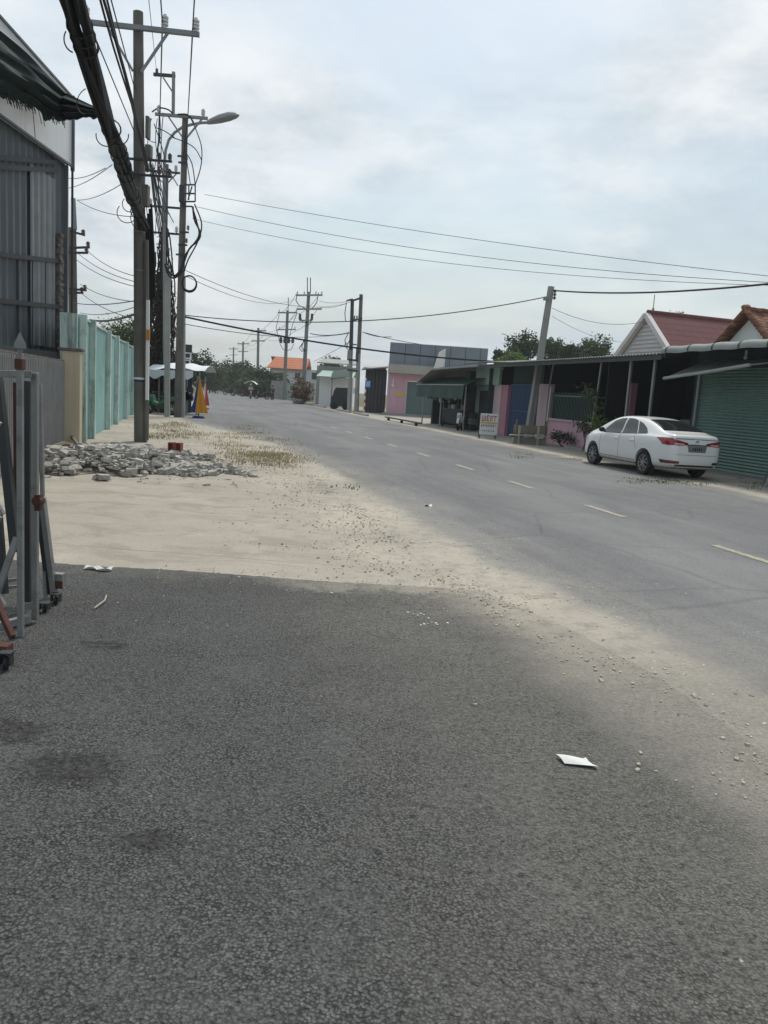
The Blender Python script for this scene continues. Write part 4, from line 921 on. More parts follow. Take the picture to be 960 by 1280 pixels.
for k, (px, t_, b_, Y, w, mi, lb) in enumerate(((628, 435, 458, 78, 26, 0, 'small dark tree left of the round tree behind the shops'), (655, 413, 452, 74, 50, 0, 'tall dark tree behind the blue gate roof'), (690, 419, 452, 76, 34, 1, 'rounded tree just right of the leaning pole'), (716, 430, 450, 72, 32, 0, 'feathery tree behind the long porch roof'), (742, 418, 452, 70, 40, 1, 'spiky tree left of the white gable'),
        (843, 390, 412, 62, 40, 1, 'round tree top above the maroon roof'), (640, 441, 456, 66, 34, 4, 'low bright green bush behind the shop roofs'), (413, 446, 474, 130, 30, 1, 'thin tree beyond the white sheds'), (432, 458, 472, 118, 16, 2, 'palm like tree right of the thin far tree'))):
    rtree(lb, px, t_, b_, Y, w, LEAF[mi], 3000)
rtree('reddish brown roadside shrub beside a concrete pot', 377, 472, 504, 80.5, 29, LEAF[3], 1500, name='shrub')
# climbing plants at the porch post and weeds at the pink wall
for lb, px, py0, py1, Y, w, n, ls, mi in (('leafy climber growing around the porch post', 740, 470, 530, 26.6, 34, 230, .13, 2), ('bright shrub at the front bumper of the car', 748, 505, 553, 26.2, 16, 200, .12, 4), ('yellowish shrub at the end of the pink wall', 731, 522, 553, 28.2, 18, 330, .11, 2), ('dark weeds in front of the pink wall', 705, 540, 553, 30.6, 46, 800, .09, 0)):
    a = A(px, (py0+py1)/2, Y); r = w/2/F*Y; hh = (py1-py0)/2/F*Y; base = Vector((a.x, Y, 0))
    tree(lb, base, a.z+hh, [(0, 0, a.z, r*.7, hh*.75), (-r*.5, .1, a.z+hh*.3, r*.5, hh*.4), (r*.5, 0, a.z-hh*.3, r*.5, hh*.4)], n, ls, LEAF[mi], trunk_r=.03, clump=.22, name='shrub', trunk_h=a.z)
# ------------------------------------------------------------------ right side row: green shutter shop
def shutter(mb, s0, s1, z0, z1, t_, pitch=.085, amp=.013):
    n = int((z1-z0)/pitch)*4
    mb.grid(lambda u, v: (t_-amp*math.sin(v*(z1-z0)/pitch*2*PI) , s1+(s0-s1)*u, z0+(z1-z0)*v), 1, n)
sh = thing('shutter_shop', 'shop with a wide green roller shutter behind the white car', 'shop', R(8.6, 2))
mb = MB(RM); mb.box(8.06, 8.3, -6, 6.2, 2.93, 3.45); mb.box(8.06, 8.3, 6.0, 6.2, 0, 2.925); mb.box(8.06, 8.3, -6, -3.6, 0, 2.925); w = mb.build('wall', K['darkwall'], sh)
mb = MB(RM); shutter(mb, -3.5, 5.9, .1, 2.92, 8.05); sb = mb.build('roller_shutter', K['shut'], sh)
for s in (5.93, -3.55):
    mb = MB(RM); mb.box(7.97, 8.055, s-.05, s+.05, .05, 2.95); mb.build('guide_rail', K['steel'], sb)
mb = MB(RM); mb.box(7.96, 8.055, -3.5, 5.88, .05, .12); mb.build('bottom_bar', K['steel'], sb)
mb = MB(RM); mb.box(7.9, 8.4, -6, 6.3, 0, .048); mb.build('threshold', K['concrete'], sh)
mb = MB(RM)
def gut(u, v):
    a = -.4+v*2.6; wv = .012*math.sin(u*70); return (7.12-.17*math.cos(a)*1.0+.1*(v > .8), 6.45-12.4*u, 3.36+.15*math.sin(a)+wv+.05*(u))
mb.slab(gut, 120, 10, (.012, 0, 0)); ge = mb.build('roof_edge', K['roofedge'], sh, smooth=True)
for i in range(12):
    mb = MB(RM); s = 6.2-1.03*i; mb.slab(lambda u, v: (Vector(gut((6.45-s)/12.4, v))+Vector((-.006, .035-.07*u, .004))), 1, 10, (.006, 0, 0)); mb.build('seam', K['roofdark'], ge)
mb = MB(RM); mb.slab(lambda u, v: (7.2+6*v, 6.45-12.4*u, 3.50+.06*u+.55*v), 40, 2, (0, 0, .02)); mb.build('roof', K['roofgrey'], sh)
mb = MB(RM)
mb.slab(lambda u, v: (7.0+1.06*v, (6.15-3.5*u)*(1-v)+(5.9-4.6*u)*v, (2.60+.30*u)*(1-v)+3.14*v+.015*math.sin(u*40)), 40, 4, (0, 0, .012)); aw = mb.build('awning', K['awn'], sh)
mb = MB(RM); mb.tube([(7.0, 6.2, 2.59), (7.0, 4.4, 2.74), (7.0, 2.65, 2.90)], .045, 8); mb.build('front_tube', K['roofedge'], aw, smooth=True)
mb = MB(RM); mb.tube([(7.0, 2.65, 2.90), (7.3, 1.7, 3.0), (8.0, .9, 3.1)], .015, 5); mb.build('tie_rope', K['steel'], aw)
mb = MB(RM); mb.cyl((7.6, 3.6, 3.2), (7.6, 3.6, 3.34), .03, 8); mb.sph((7.6, 3.6, 3.15), .05, nu=10, nv=6); mb.build('bulb', K['porcelain'], sh)
# metal rack at the right edge
rk = thing('metal_rack', 'curved grey metal rack leaning in front of the green shutter', 'rack', R(7.3, 1.3))
for dt, ds in ((0, 0), (.0, -.34)):
    mb = MB(RM); mb.tube([(7.55, 2.25+ds*1.6, .02), (7.5, 2.1+ds*1.6, .5), (7.45, 1.85+ds*1.6, .95), (7.4, 1.4+ds*1.6, 1.12), (7.35, .8+ds*1.6, 1.1)], .03, 7); mb.build('hoop', K['steel'], rk, smooth=True)
mb = MB(RM)
for i in range(7): mb.beam((7.5, 2.1-.02*i, .25+.11*i), (7.4, 1.2-.03*i, .25+.11*i), .018)
mb.build('rungs', K['steel'], rk)
mb = MB(RM); mb.tube([(7.0, 1.55, .02), (7.02, 1.4, .5), (7.05, 1.2, .9)], .04, 7); mb.build('front_leg', K['pole_pale'], rk, smooth=True)
# ------------------------------------------------------------------ dark porch
pc = thing('porch_house', 'dark open porch with slanting posts under a long sheet roof', 'house', R(10, 10))
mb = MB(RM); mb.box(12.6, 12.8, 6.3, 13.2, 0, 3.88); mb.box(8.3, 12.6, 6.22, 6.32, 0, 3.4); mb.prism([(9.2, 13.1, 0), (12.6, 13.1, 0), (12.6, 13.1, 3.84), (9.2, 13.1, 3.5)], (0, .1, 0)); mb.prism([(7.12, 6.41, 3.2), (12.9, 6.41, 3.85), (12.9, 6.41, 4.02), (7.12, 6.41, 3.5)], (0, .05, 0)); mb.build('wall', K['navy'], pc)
mb = MB(RM); n = 200
mb.slab(lambda u, v: (6.95+6*v, 6.5+10.9*u, 3.30+.62*v+.02*math.sin(u*10.9/.18*2*PI)), n*3, 2, (0, 0, .012)); rf = mb.build('roof', K['roofgrey'], pc)
mb = MB(RM); mb.box(7.02, 7.08, 6.5, 17.4, 3.14, 3.29); mb.build('fascia', K['roofdark'], rf)
for s, b_ in ((7.03, 7.0), (8.35, 8.3), (10.2, 10.45)):
    mb = MB(RM); mb.beam((7.2, b_, 0), (7.2, s, 3.15), .075 if s < 10 else .055); mb.build('post', K['steel'], pc)
mb = MB(RM); mb.box(7.6, 12.6, 6.33, 13.1, .0, .1); mb.build('floor_slab', K['concrete'], pc)
mb = MB(RM); mb.box(9.3, 9.55, 11.6, 11.9, .1, 2.6); mb.build('inner_pillar', K['pink_deep'], pc)
mb = MB(RM); mb.box(11.9, 12.55, 7.2, 8.1, .1, 2.3); mb.build('inner_door', K['glass'], pc)
tb = thing('side_table', 'small white framed table inside the dark porch', 'table', R(8.6, 9.3, .1))
mb = MB(RM); mb.box(8.3, 8.9, 9.1, 9.9, 1.02, 1.06); mb.build('tabletop', K['white'], tb)
for a, b_ in ((8.33, 9.13), (8.87, 9.13), (8.33, 9.87), (8.87, 9.87)):
    mb = MB(RM); mb.box(a-.02, a+.02, b_-.02, b_+.02, .1, 1.018); mb.build('leg', K['white'], tb)
mb = MB(RM); mb.box(8.3, 8.9, 9.1, 9.9, .6, .63); mb.build('shelf', K['white'], tb)
# ------------------------------------------------------------------ pink house with railing and blue gate
pk = thing('pink_house', 'pink walled yard front with dark railing and tall blue gate', 'house', R(8.5, 17))
mb = MB(RM); mb.box(8.4, 8.58, 12.4, 16.3, 0, .98); mb.build('low_wall', K['pink'], pk)
mb = MB(RM); mb.box(8.34, 8.64, 12.4, 16.32, .982, 1.06); mb.build('sill', K['pink_pale'], pk)
mb = MB(RM); mb.box(8.3, 8.62, 16.4, 17.25, 0, 2.48); mb.build('pillar', K['pink_pale'], pk, bevel=.015)
mb = MB(RM); mb.box(8.3, 8.62, 20.65, 22.3, 0, 2.42); mb.build('pillar', K['pink_deep'], pk, bevel=.015)
mb = MB(RM); mb.box(8.27, 8.299, 21.4, 22.3, 0, 2.42); mb.build('lit_face', K['pink_pale'], pk)  # paler slab paints the light falling on the pillar's road side
for k in range(2):
    s0 = 17.3+1.66*k; mb = MB(RM); n = 60
    mb.grid(lambda u, v: (8.45-.02*max(-1, min(1, 2*math.sin(u*12*2*PI))), s0+1.64*u, .06+2.36*v), n, 1); lf = mb.build('gate_leaf', K['blue'], pk)
    mb = MB(RM); mb.box(8.40, 8.46, s0, s0+1.64, 2.42, 2.47); mb.box(8.405, 8.425, s0, s0+1.64, 1.2, 1.27); mb.build('gate_rail', K['blue'], lf)
rl = MB(RM); s = 12.5
while s < 16.3: rl.box(8.47, 8.49, s, s+.022, 1.06, 2.15); s += .125
rl.build('railing', K['shut'], pk)
mb = MB(RM); mb.box(8.46, 8.5, 12.4, 16.35, 1.98, 2.03); mb.build('railing_bar', K['shut'], pk)
mb = MB(RM); mb.beam((8.3, 16.2, .9), (8.25, 16.0, 2.35), .04); mb.build('loose_rod', K['white'], pk)
mb = MB(RM); mb.box(12.2, 12.4, 13.25, 22.3, 0, 3.83); mb.prism([(8.7, 17.2, 0), (12.2, 17.2, 0), (12.2, 17.2, 3.8), (8.7, 17.2, 3.44)], (0, .1, 0)); mb.prism([(8.7, 22.2, 0), (12.2, 22.2, 0), (12.2, 22.2, 3.86), (8.7, 22.2, 3.5)], (0, .1, 0)); mb.box(8.5, 8.6, 17.3, 20.6, 2.5, 3.3); mb.build('back_wall', K['darkwall'], pk)  # box over the gate: shade of the open space given as dark colour
mb = MB(RM); mb.slab(lambda u, v: (7.0+6*v, 17.45+7.0*u, 3.30+.10*math.sin(min(1, u*1.6)*PI*.5)+.62*v+.015*math.sin(u*7/.18*2*PI)), 360, 2, (0, 0, .012)); rf2 = mb.build('roof', K['roofgrey'], pk)
mb = MB(RM); mb.box(7.06, 7.1, 17.45, 21.3, 3.14, 3.29); mb.build('fascia', K['roofdark'], rf2)
mb = MB(RM); mb.beam((8.46, 16.6, 2.485), (8.40, 16.3, 3.3), .06); mb.build('porch_post', K['bars'], pk)
mb = MB(RM); mb.box(8.15, 8.29, 21.5, 24.7, 2.40, 3.36); mb.build('pale_green_panel', K['palegreen'], pk)
# ------------------------------------------------------------------ awning shop
ao = thing('awning_shop', 'dark open eatery with a green tarpaulin valance and flat roof', 'shop', R(9, 26))
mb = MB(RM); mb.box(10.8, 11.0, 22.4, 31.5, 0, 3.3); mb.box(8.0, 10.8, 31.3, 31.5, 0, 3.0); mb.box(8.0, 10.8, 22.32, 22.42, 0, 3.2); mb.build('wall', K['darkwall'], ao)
mb = MB(RM); mb.box(7.95, 8.3, 25.05, 25.7, 0, 3.1); mb.build('pillar', K['darkwall'], ao)
mb = MB(RM); mb.box(8.35, 8.45, 22.31, 25, 0, 2.38); mb.build('front_wall', K['palegreen'], ao)
mb = MB(RM); mb.box(8.30, 8.345, 23.0, 24.3, .05, 2.1); mb.build('door', K['navy'], ao)
mb = MB(RM); mb.slab(lambda u, v: (6.95+4.2*v, 21.4+7.4*u, 3.20-.06*u+.35*v), 8, 2, (0, 0, .09)); mb.build('roof', K['roofedge'], ao)
mb = MB(RM); mb.slab(lambda u, v: (6.95+3.8*v, 28.83+2.7*u, 3.13-.68*u+.3*v*(1-u)), 14, 3, (0, 0, .05)); mb.build('sloping_roof', K['beige'], ao)
mb = MB(RM); mb.slab(lambda u, v: (7.0-.05*v+.04*math.sin(u*25)*v, 23.2+8.3*u, 2.28-.68*v), 60, 4, (.008, 0, 0)); vl = mb.build('valance', K['tarp'], ao, smooth=True)
mb = MB(RM); mb.tube([(6.98, 23.2, 2.31), (6.98, 31.6, 2.31)], .035, 6); mb.build('valance_pole', K['steel'], vl)
mb = MB(RM); mb.slab(lambda u, v: (7.0+1.3*v, 23.2+8.3*u, 2.30+.5*v), 8, 2, (0, 0, .01)); mb.build('awning_sheet', K['tarp'], ao)
for s, tt in ((30.2, 7.05), (27.0, 7.1), (23.3, 7.15)):
    mb = MB(RM); mb.cyl((tt, s, 0), (tt, s, 2.3), .04, 8); mb.build('post', K['pole_pale'], ao)
ct = thing('food_cart', 'dark food cart standing in the shade of the green tarpaulin', 'cart', R(7.9, 26))
mb = MB(RM); mb.box(7.6, 8.5, 25.0, 28.2, .25, 1.0); mb.build('cabinet', K['shoe'], ct, bevel=.02)
mb = MB(RM); mb.box(7.55, 8.55, 24.9, 28.3, 1.003, 1.05); mb.build('counter', K['darksteel'], ct)
for s in (25.1, 28.1):
    for tt in (7.62, 8.48):
        mb = MB(RM); mb.box(tt-.02, tt+.02, s-.02, s+.02, 1.053, 1.9); mb.build('upright', K['steel'], ct)
mb = MB(RM); mb.box(7.5, 8.6, 24.9, 28.3, 1.903, 1.95); mb.build('canopy', K['tarp'], ct)
for s, z, w, mt_ in ((25.5, 1.053, .16, 'steel'), (26.2, 1.053, .2, 'darksteel'), (27.1, 1.053, .14, 'white'), (27.7, 1.053, .12, 'steel')):
    mb = MB(RM); mb.cyl((7.9, s, z), (7.9, s, z+w*1.6), w, 12); mb.build('pot', K[mt_], ct, smooth=True)
for s in (25.3, 27.9):
    mb = MB(RM); mb.torus((7.58, s, .28), (1, 0, 0), .23, .04, 18, 6); mb.build('wheel', K['tyre'], ct)
cr_ = thing('plastic_crates', 'stack of dark and pale plastic crates beside the food cart', 'crates', R(8.3, 24.3))
for k, (z, mt_) in enumerate(((0, 'shoe'), (.32, 'steel'), (.64, 'shoe'))):
    mb = MB(RM); mb.box(8.0, 8.33, 24.45, 24.95, z+.002, z+.03); mb.box(8.0, 8.02, 24.45, 24.95, z+.031, z+.31); mb.box(8.31, 8.33, 24.45, 24.95, z+.031, z+.31); mb.box(8.021, 8.309, 24.45, 24.47, z+.031, z+.31); mb.box(8.021, 8.309, 24.93, 24.95, z+.031, z+.31); mb.build('crate', K[mt_], cr_)
hg_ = []
for k in range(11):
    mb = MB(RM); s = 25.2+.5*k; z = 1.72-.1*(k % 3); mb.tube([(7.3, s, 2.28), (7.3, s, z+.2)], .008, 4); mb.sph((7.3, s, z), .10+.03*(k % 2), .09, .2, nu=8, nv=6, jit=.15); mb.build('hanging_bag', K[('pale_cloth', 'shoe', 'wood', 'steel', 'shoe')[k % 5]], ao, smooth=True)
for k in range(7):
    mb = MB(RM); s = 7.6+.72*k; mb.box(11.6, 12.3, s, s+.55, .1, .7+.35*(k % 3)); mb.build('stored_box', K[('wood', 'pale_cloth', 'bluecloth', 'woodpale')[k % 4]], pc, bevel=.02)
lp = thing('plank_bench', 'long low dark plank on short legs at the road edge by the eatery', 'bench', R(5.6, 29))
mb = MB(RM); mb.box(5.5, 5.75, 25.8, 33.2, .16, .22); mb.build('plank', K['shoe'], lp)
for s in (26.5, 29.5, 32.6):
    mb = MB(RM); mb.box(5.55, 5.7, s, s+.1, 0, .158); mb.build('leg', K['shoe'], lp)
# sign on the verge
a, b_ = G(600, 548), G(621, 546); Y_ = a.y; zt_ = A(610, 517, Y_).z; zb_ = A(610, 543.5, Y_).z; x0, x1 = A(600, 530, Y_).x, A(622, 530, Y_).x
sb_ = thing('standing_sign', 'white standing sign board with red and yellow print on the verge', 'sign', ((x0+x1)/2, Y_, 0))
mb = MB(); mb.box(x0, x1, Y_, Y_+.04, zb_, zt_); bd = mb.build('panel', K['white'], sb_)
mb = MB(); 
for x in (x0+.03, x1-.03): mb.beam((x, Y_+.02, 0), (x, Y_+.02, zb_-.001), .03); mb.beam((x, Y_+.5, 0), (x, Y_+.045, zt_-.1), .03)
mb.build('stand', K['darksteel'], sb_)
W_ = x1-x0; Hh = zt_-zb_
mb = MB(); mb.box(x0+.02, x1-.02, Y_-.006, Y_-.003, zb_+Hh*.52, zb_+Hh*.6); mb.build('yellow_band', K['signyel'], bd)
mb = MB()
for (u0, u1, v0, v1) in ((.08,.12,.64,.90),(.18,.22,.64,.90),(.08,.22,.64,.69),(.27,.31,.64,.90),(.36,.40,.64,.92),(.36,.52,.87,.92),(.36,.50,.76,.80),(.36,.52,.64,.69),(.56,.60,.64,.90),(.56,.68,.86,.90),(.64,.68,.64,.90),(.72,.92,.86,.91),(.80,.84,.64,.86)):
    mb.box(x0+W_*u0, x0+W_*u1, Y_-.0095, Y_-.0065, zb_+Hh*v0, zb_+Hh*v1)
mb.build('red_lettering', K['signred'], bd)
mb = MB()
for k in range(9):
    u = .07+.095*k; mb.box(x0+W_*u, x0+W_*(u+.055), Y_-.006, Y_-.003, zb_+Hh*(.36+.02*(k % 3)), zb_+Hh*(.47+.02*(k % 2)))
for k in range(6):
    u = .1+.13*k; mb.box(x0+W_*u, x0+W_*(u+.08), Y_-.006, Y_-.003, zb_+Hh*.16, zb_+Hh*(.2+.02*(k % 2)))
mb.build('small_lettering', K['wood'], bd)
# bench
bn = thing('street_bench', 'worn wooden bench with pale legs at the foot of the leaning pole', 'bench', R(6.7, 14.2))
y_ = 30.6
def B(px, py, dy=0): return A(px, py, y_+dy)
mb = MB(); mb.beam(B(637, 543.5), B(681, 545.5), .35, .05); mb.build('seat', K['woodpale'], bn, bevel=.01)
mb = MB(); mb.beam(B(642, 536, .45), B(684, 538, .45), .06, .34); mb.build('backrest', K['wood'], bn, bevel=.01)
for px, py in ((649, 555.5), (673, 557)):
    mb = MB(); q = B(px, 540, -.19); mb.beam((q.x, q.y, 0), B(px+1, 532, -.19), .07); mb.build('leg', K['woodpale'], bn)
for px in (645, 681):
    mb = MB(); q = B(px, 540, .4); mb.beam((q.x, q.y, 0), (q.x, q.y, .95), .06); mb.build('leg', K['wood'], bn)
mb = MB(); mb.beam(B(641, 551, .2), B(681, 553, .2), .3, .28); mb.build('stone_block', K['concrete'], bn, bevel=.03)
# leaning pole
PR = G(659, 551.5); tp_ = A(689, 358, PR.y)
pr = upole('utility_pole', 'square concrete utility pole leaning right behind the wooden bench', PR, tp_.z, .135, .105, K['concrete'], lean=(tp_.x-PR.x, 0), square=True)
mb = MB(); q = A(686, 372, PR.y-.2); mb.box(q.x-.22, q.x+.02, q.y-.08, q.y+.08, q.z-.12, q.z+.02); mb.build('meter_box', K['steel'], pr)
mb = MB()
for z in (-.06, -.2, -.34): insulator(mb, tp_+Vector((.16, -.1, z-.2)), .13, .07)
mb.build('spool', K['porc_brown'], pr, smooth=True)
pt_ = A(691, 363, PR.y)
a = A(962, 350, 22); cable('black cable from the leaning pole to the right edge', pt_, a+(a-pt_)*.15, .22, .032)
a = A(962, 404, 26)
cable('lowest thin wire from the leaning pole toward the gable', A(690, 385, PR.y), A(806, 402, 38), .35, .010)
cable('second thin wire from the leaning pole toward the trees', A(690, 395, PR.y), A(790, 428, 44), .3, .008)
cable('sagging cable crossing the road between the slim pole and leaning pole', onp2(231, 394, -.1), A(688, 370, PR.y), .62, .02, 40)
cable('thick low cable crossing the road to the eatery roof', onp2(231, 396, -.1), A(622, 452, 39.5), .30, .04, 40)
cable('thinner cable under the thick one crossing to the twin poles', onp2(231, 405, -.1), A(438, 416, 65), .45, .018, 40)
cable('thin wire from the wire frame pole toward the far twin poles', onp2(232, 338, -.1), A(440, 377, 65), .9, .014, 40)
cable('thin wire below it, toward the double crossarm pole', onp2(232, 345, -.1), A(372, 373, 82), .8, .014, 40)
# wires at the left, from the slender pole behind the wall
for k, (p, q, lb) in enumerate((((110, 314), (168, 345), 'upper sloping wire from the slender pole to the thick pole'), ((99, 318), (168, 352), 'second sloping wire from the slender pole'), ((96, 325), (168, 358), 'third sloping wire from the slender pole'), ((100, 355), (168, 377), 'fourth sloping wire from the slender pole'), ((100, 365), (165, 398), 'steepest wire from the slender pole'),
        ((80, 376), (168, 376), 'level wire passing low behind the slender pole'), ((100, 391), (168, 384), 'lowest pale wire rising to the thick pole'), ((96, 250), (155, 228), 'wire rising from the mast of the slender pole'), ((80, 236), (140, 206), 'wire rising above the shed corner'), ((80, 222), (132, 210), 'faint wire above the shed corner'), ((96, 250), (165, 271), 'wire falling from the mast of the slender pole'))):
    cable(lb, A(*p, 30.5), A(*q, 20.2), .12, .011 if k not in (5,) else .014, 12)
cable('thick dark cable low behind the thick pole above the teal wall', A(112, 400, 29), A(170, 392, 21), .1, .035, 12)
# ------------------------------------------------------------------ pink shop facing the road bend
YF = 62.4
ps = thing('pink_shop', 'pink shop with grey green shutter and blue grey sheet parapet', 'shop', (3, YF+3, 0))
def FX(px, py=500): return A(px, py, YF).x
def FZ(px, py): return A(px, py, YF).z
xa, xb, xc, xd = FX(483.5), FX(507), FX(541), FX(604)
zsh = FZ(520, 477); zl = FZ(500, 467); zl2 = FZ(500, 456); zp = FZ(500, 429)
mb = MB(); mb.box(xa, xb, YF, YF+.25, 0, zl); mb.box(xb, xd, YF, YF+.25, zsh+.002, zl); mb.box(xc, xd, YF, YF+.25, 0, zsh); mb.box(xa+.01, xa+.2, YF+.26, YF+9, 0, zl); mb.build('wall', K['pink'], ps)
mb = MB(); mb.box(xa-.02, xa+.1, YF-.03, YF-.003, 0, zl); mb.box(xb-.06, xb+.06, YF-.03, YF-.003, 0, zsh); mb.build('trim', K['pink_pale'], ps)
mb = MB(); n = 80; mb.grid(lambda u, v: (xb+.06+(xc-xb-.1)*u, YF+.05-.012*math.sin(v*22*2*PI), .08+(zsh-.1)*v), 1, 120); mb.build('roller_shutter', K['shut2'], ps)
mb = MB(); mb.box(xa-.05, xd, YF-.9, YF+.2, zl+.003, zl2); mb.build('canopy_band', K['beige'], ps)
mb = MB(); mb.box(xa+.02, xd, YF-.5, YF-.35, zl2+.003, zp); pr_ = mb.build('parapet', K['panel'], ps)
mb = MB()
for k in range(7): x = xa+.02+(xd-xa)*k/6.5; mb.box(x-.02, x+.02, YF-.52, YF-.503, zl2, zp)
mb.build('parapet_joints', K['greyshed'], pr_)
xe, xf = FX(540), FX(551.5)
mb = MB(); mb.add([(xe-.15, YF-1.4, zl2-.2), (xf, YF-.53, zl2-.2), (xf, YF-.53, FZ(550, 436)), (xe+.2, YF-1.4, FZ(545, 441)), (xe-.12, YF-1.36, zl2-.2), (xf+.03, YF-.56, zl2-.2), (xf+.03, YF-.56, FZ(550, 436)), (xe+.23, YF-1.36, FZ(545, 441))], [(0,1,2,3), (7,6,5,4), (0,3,7,4), (1,5,6,2), (2,6,7,3), (0,4,5,1)])
mb.build('side_panel', K['white'], ps)
mb = MB(); mb.box(FX(495), FX(504), YF-.05, YF-.004, FZ(500, 495), FZ(500, 489.5)); mb.build('yellow_plate', K['signyel'], ps)
mb = MB(); mb.tube([(FX(490), YF-.1, FZ(490, 480)), (FX(490), YF-.15, FZ(490, 474))], .05, 6); mb.sph((FX(490), YF-.15, FZ(490, 482)), .12, nu=8, nv=6); mb.build('wall_lamp', K['white'], ps)
mb = MB(); mb.box(xa, xd, YF+.3, YF+9, zl2, zl2+.06); mb.build('roof', K['roofgrey'], ps)
mb = MB(); mb.box(xa-.3, xd, YF-1.4, YF-.01, 0, .16); mb.build('step', K['concrete'], ps)
# charcoal shed to its left
gs = thing('sheet_shed', 'charcoal sheet metal shed with a slanting roof left of the pink shop', 'shed', (-1.5, 66, 0))
YG = 64.5; x0, x1 = A(455, 500, YG).x, A(481, 500, YG).x
mb = MB(); corr(mb, lambda u, v: (x1+(x0-x1)*u, YG, 3.55*v), x1-x0, .3, .025, (0, -1, 0)); mb.box(x0, x1, YG+.1, YG+6, 0, 3.6); mb.build('wall', K['greyshed'], gs)
zr0, zr1 = A(452, 463, YG).z, A(483, 452, YG).z
mb = MB(); mb.slab(lambda u, v: (x0-.3+(x1-x0+.35)*u, YG-1.0+7*v, zr0+(zr1-zr0)*u*.3+.35*v), 10, 3, (0, 0, .09)); mb.build('roof', K['roofdark'], gs)
mb = MB(); mb.slab(lambda u, v: (x0-.3+(x1-x0+.2)*u, YG+2+4*v, zr0+.25+.3*v), 6, 2, (0, 0, .08)); mb.build('upper_roof', K['beige'], gs)
# bus stop style blue sign on a striped post
q = G(455, 516); bs = thing('road_sign', 'small blue road sign on a red and white striped post', 'road sign', q)
zt_ = A(456, 474, q.y).z
mb = MB(); mb.cyl(q, (q.x, q.y, zt_+.1), .055, 8); po = mb.build('post', K['white'], bs)
for k in range(4):
    mb = MB(); z = .25+k*.55; mb.cyl((q.x, q.y, z), (q.x, q.y, z+.27), .0575, 8); mb.build('red_stripe', K['signred'], po)
mb = MB(); a, b_ = A(456.5, 484, q.y-.08), A(463.5, 476, q.y-.08); mb.box(a.x, b_.x, q.y-.09, q.y-.06, a.z, b_.z); pn = mb.build('plate', K['signblue'], bs)
mb = MB(); h_ = b_.z-a.z
for v in (.2, .45, .7): mb.box(a.x+.07, b_.x-.07, q.y-.095, q.y-.0905, a.z+h_*v, a.z+h_*(v+.1))
mb.build('white_print', K['white'], pn)
# ------------------------------------------------------------------ twin poles and far poles
q1_, q2_ = G(436.5, 514), G(444.5, 515); q2_.y = q1_.y
tw_ = thing('twin_poles', 'pair of concrete poles joined by crossbars left of the blue sign', 'utility poles', (q1_+q2_)/2)
ta, tb_ = A(440.5, 374, q1_.y), A(451.5, 368, q1_.y)
for a, b_, r_ in ((q1_, ta, .19), (q2_, tb_, .20)):
    mb = MB(); mb.tube([a, a.lerp(b_, .5)], [r_, r_*.85], 10); mb.build('shaft', K['pole_pale'], tw_, smooth=True)
    mb = MB(); mb.tube([a.lerp(b_, .5001), b_], [r_*.85, r_*.75], 10); mb.build('upper_shaft', K['darksteel'] if a is q1_ else K['pole_conc'], tw_, smooth=True)
def TP(px, py, dy=-.25): return A(px, py, q1_.y+dy)
for a, b_, w in (((438, 377), (452, 372), .14), ((433, 376), (441, 374), .12), ((438, 401), (453, 398), .12), ((434, 449), (448, 451), .16), ((434, 462), (447, 464), .14), ((437, 430), (446, 431), .10)):
    mb = MB(); mb.beam(TP(*a), TP(*b_), w); mb.build('crossbar', K['darksteel'], tw_)
mb = MB(); 
for px in (443, 446): insulator(mb, TP(px, 400), .35, .08)
mb.build('fuse', K['porc_brown'], tw_, smooth=True)
for px0, px1, py0, py1, mt_ in ((434, 440, 438, 449, 'steel'), (444.5, 448, 434, 450, 'darksteel')):
    mb = MB(); a, b_ = TP(px0, py1), TP(px1, py0); mb.box(a.x, b_.x, a.y-.3, a.y+.25, a.z, b_.z); mb.build('transformer', K[mt_], tw_, bevel=.04)
mb = MB(); a, b_ = TP(440, 492), TP(444, 485); mb.box(a.x, b_.x, a.y-.05, a.y+.05, a.z, b_.z); mb.build('meter_box', K['white'], tw_)
for pts in (((436, 415), (431, 425), (433, 435), (438, 438)), ((433, 378), (431, 392), (432, 402)), ((439, 420), (434, 432), (432, 428))):
    mb = MB(); mb.tube([TP(*p) for p in pts], .035, 5); mb.build('jumper_cable', K['cable'], tw_, smooth=True)
PC = G(378, 505); zc = A(386, 365, PC.y).z; lx = A(386, 365, PC.y).x-PC.x
pole5 = upole('utility_pole', 'tall far pole with two long crossarms and a twin pronged top', PC, zc, .24, .17, K['pole_far'],
    arms=((zc-.35, 1.35, 1.4, .16, (-1.2, -.5, .7, 1.3), 0), (zc-1.75, 1.2, 1.4, .16, (), 0), (zc-2.9, .85, .5, .13, (), 0)), lean=(lx, 0), adir=(1, 0, .07))
mb = MB(); 
for dx in (-.15, .17): mb.tube([A(386, 366, PC.y-.2)+Vector((dx, 0, 0)), A(386, 347, PC.y-.2)+Vector((dx, 0, 0))], .05, 6)
mb.build('mast', K['darksteel'], pole5)
for pts in (((371, 368), (370, 376), (374, 382), (383, 386)), ((398, 366), (396, 378), (390, 386)), ((374, 392), (378, 402), (384, 404)), ((390, 392), (388, 404), (383, 408)), ((381, 425), (374, 435), (377, 439), (383, 438)), ((380, 424), (377, 434), (380, 438))):
    mb = MB(); mb.tube([A(*p, PC.y-.3) for p in pts], .045, 5); mb.build('jumper_cable', K['cable'], pole5, smooth=True)
for px in (375, 390):
    mb = MB(); a = A(px, 396, PC.y-.3); mb.box(a.x-.12, a.x+.12, a.y-.15, a.y+.1, a.z-.3, a.z+.3); mb.build('fuse_box', K['darksteel'], pole5)
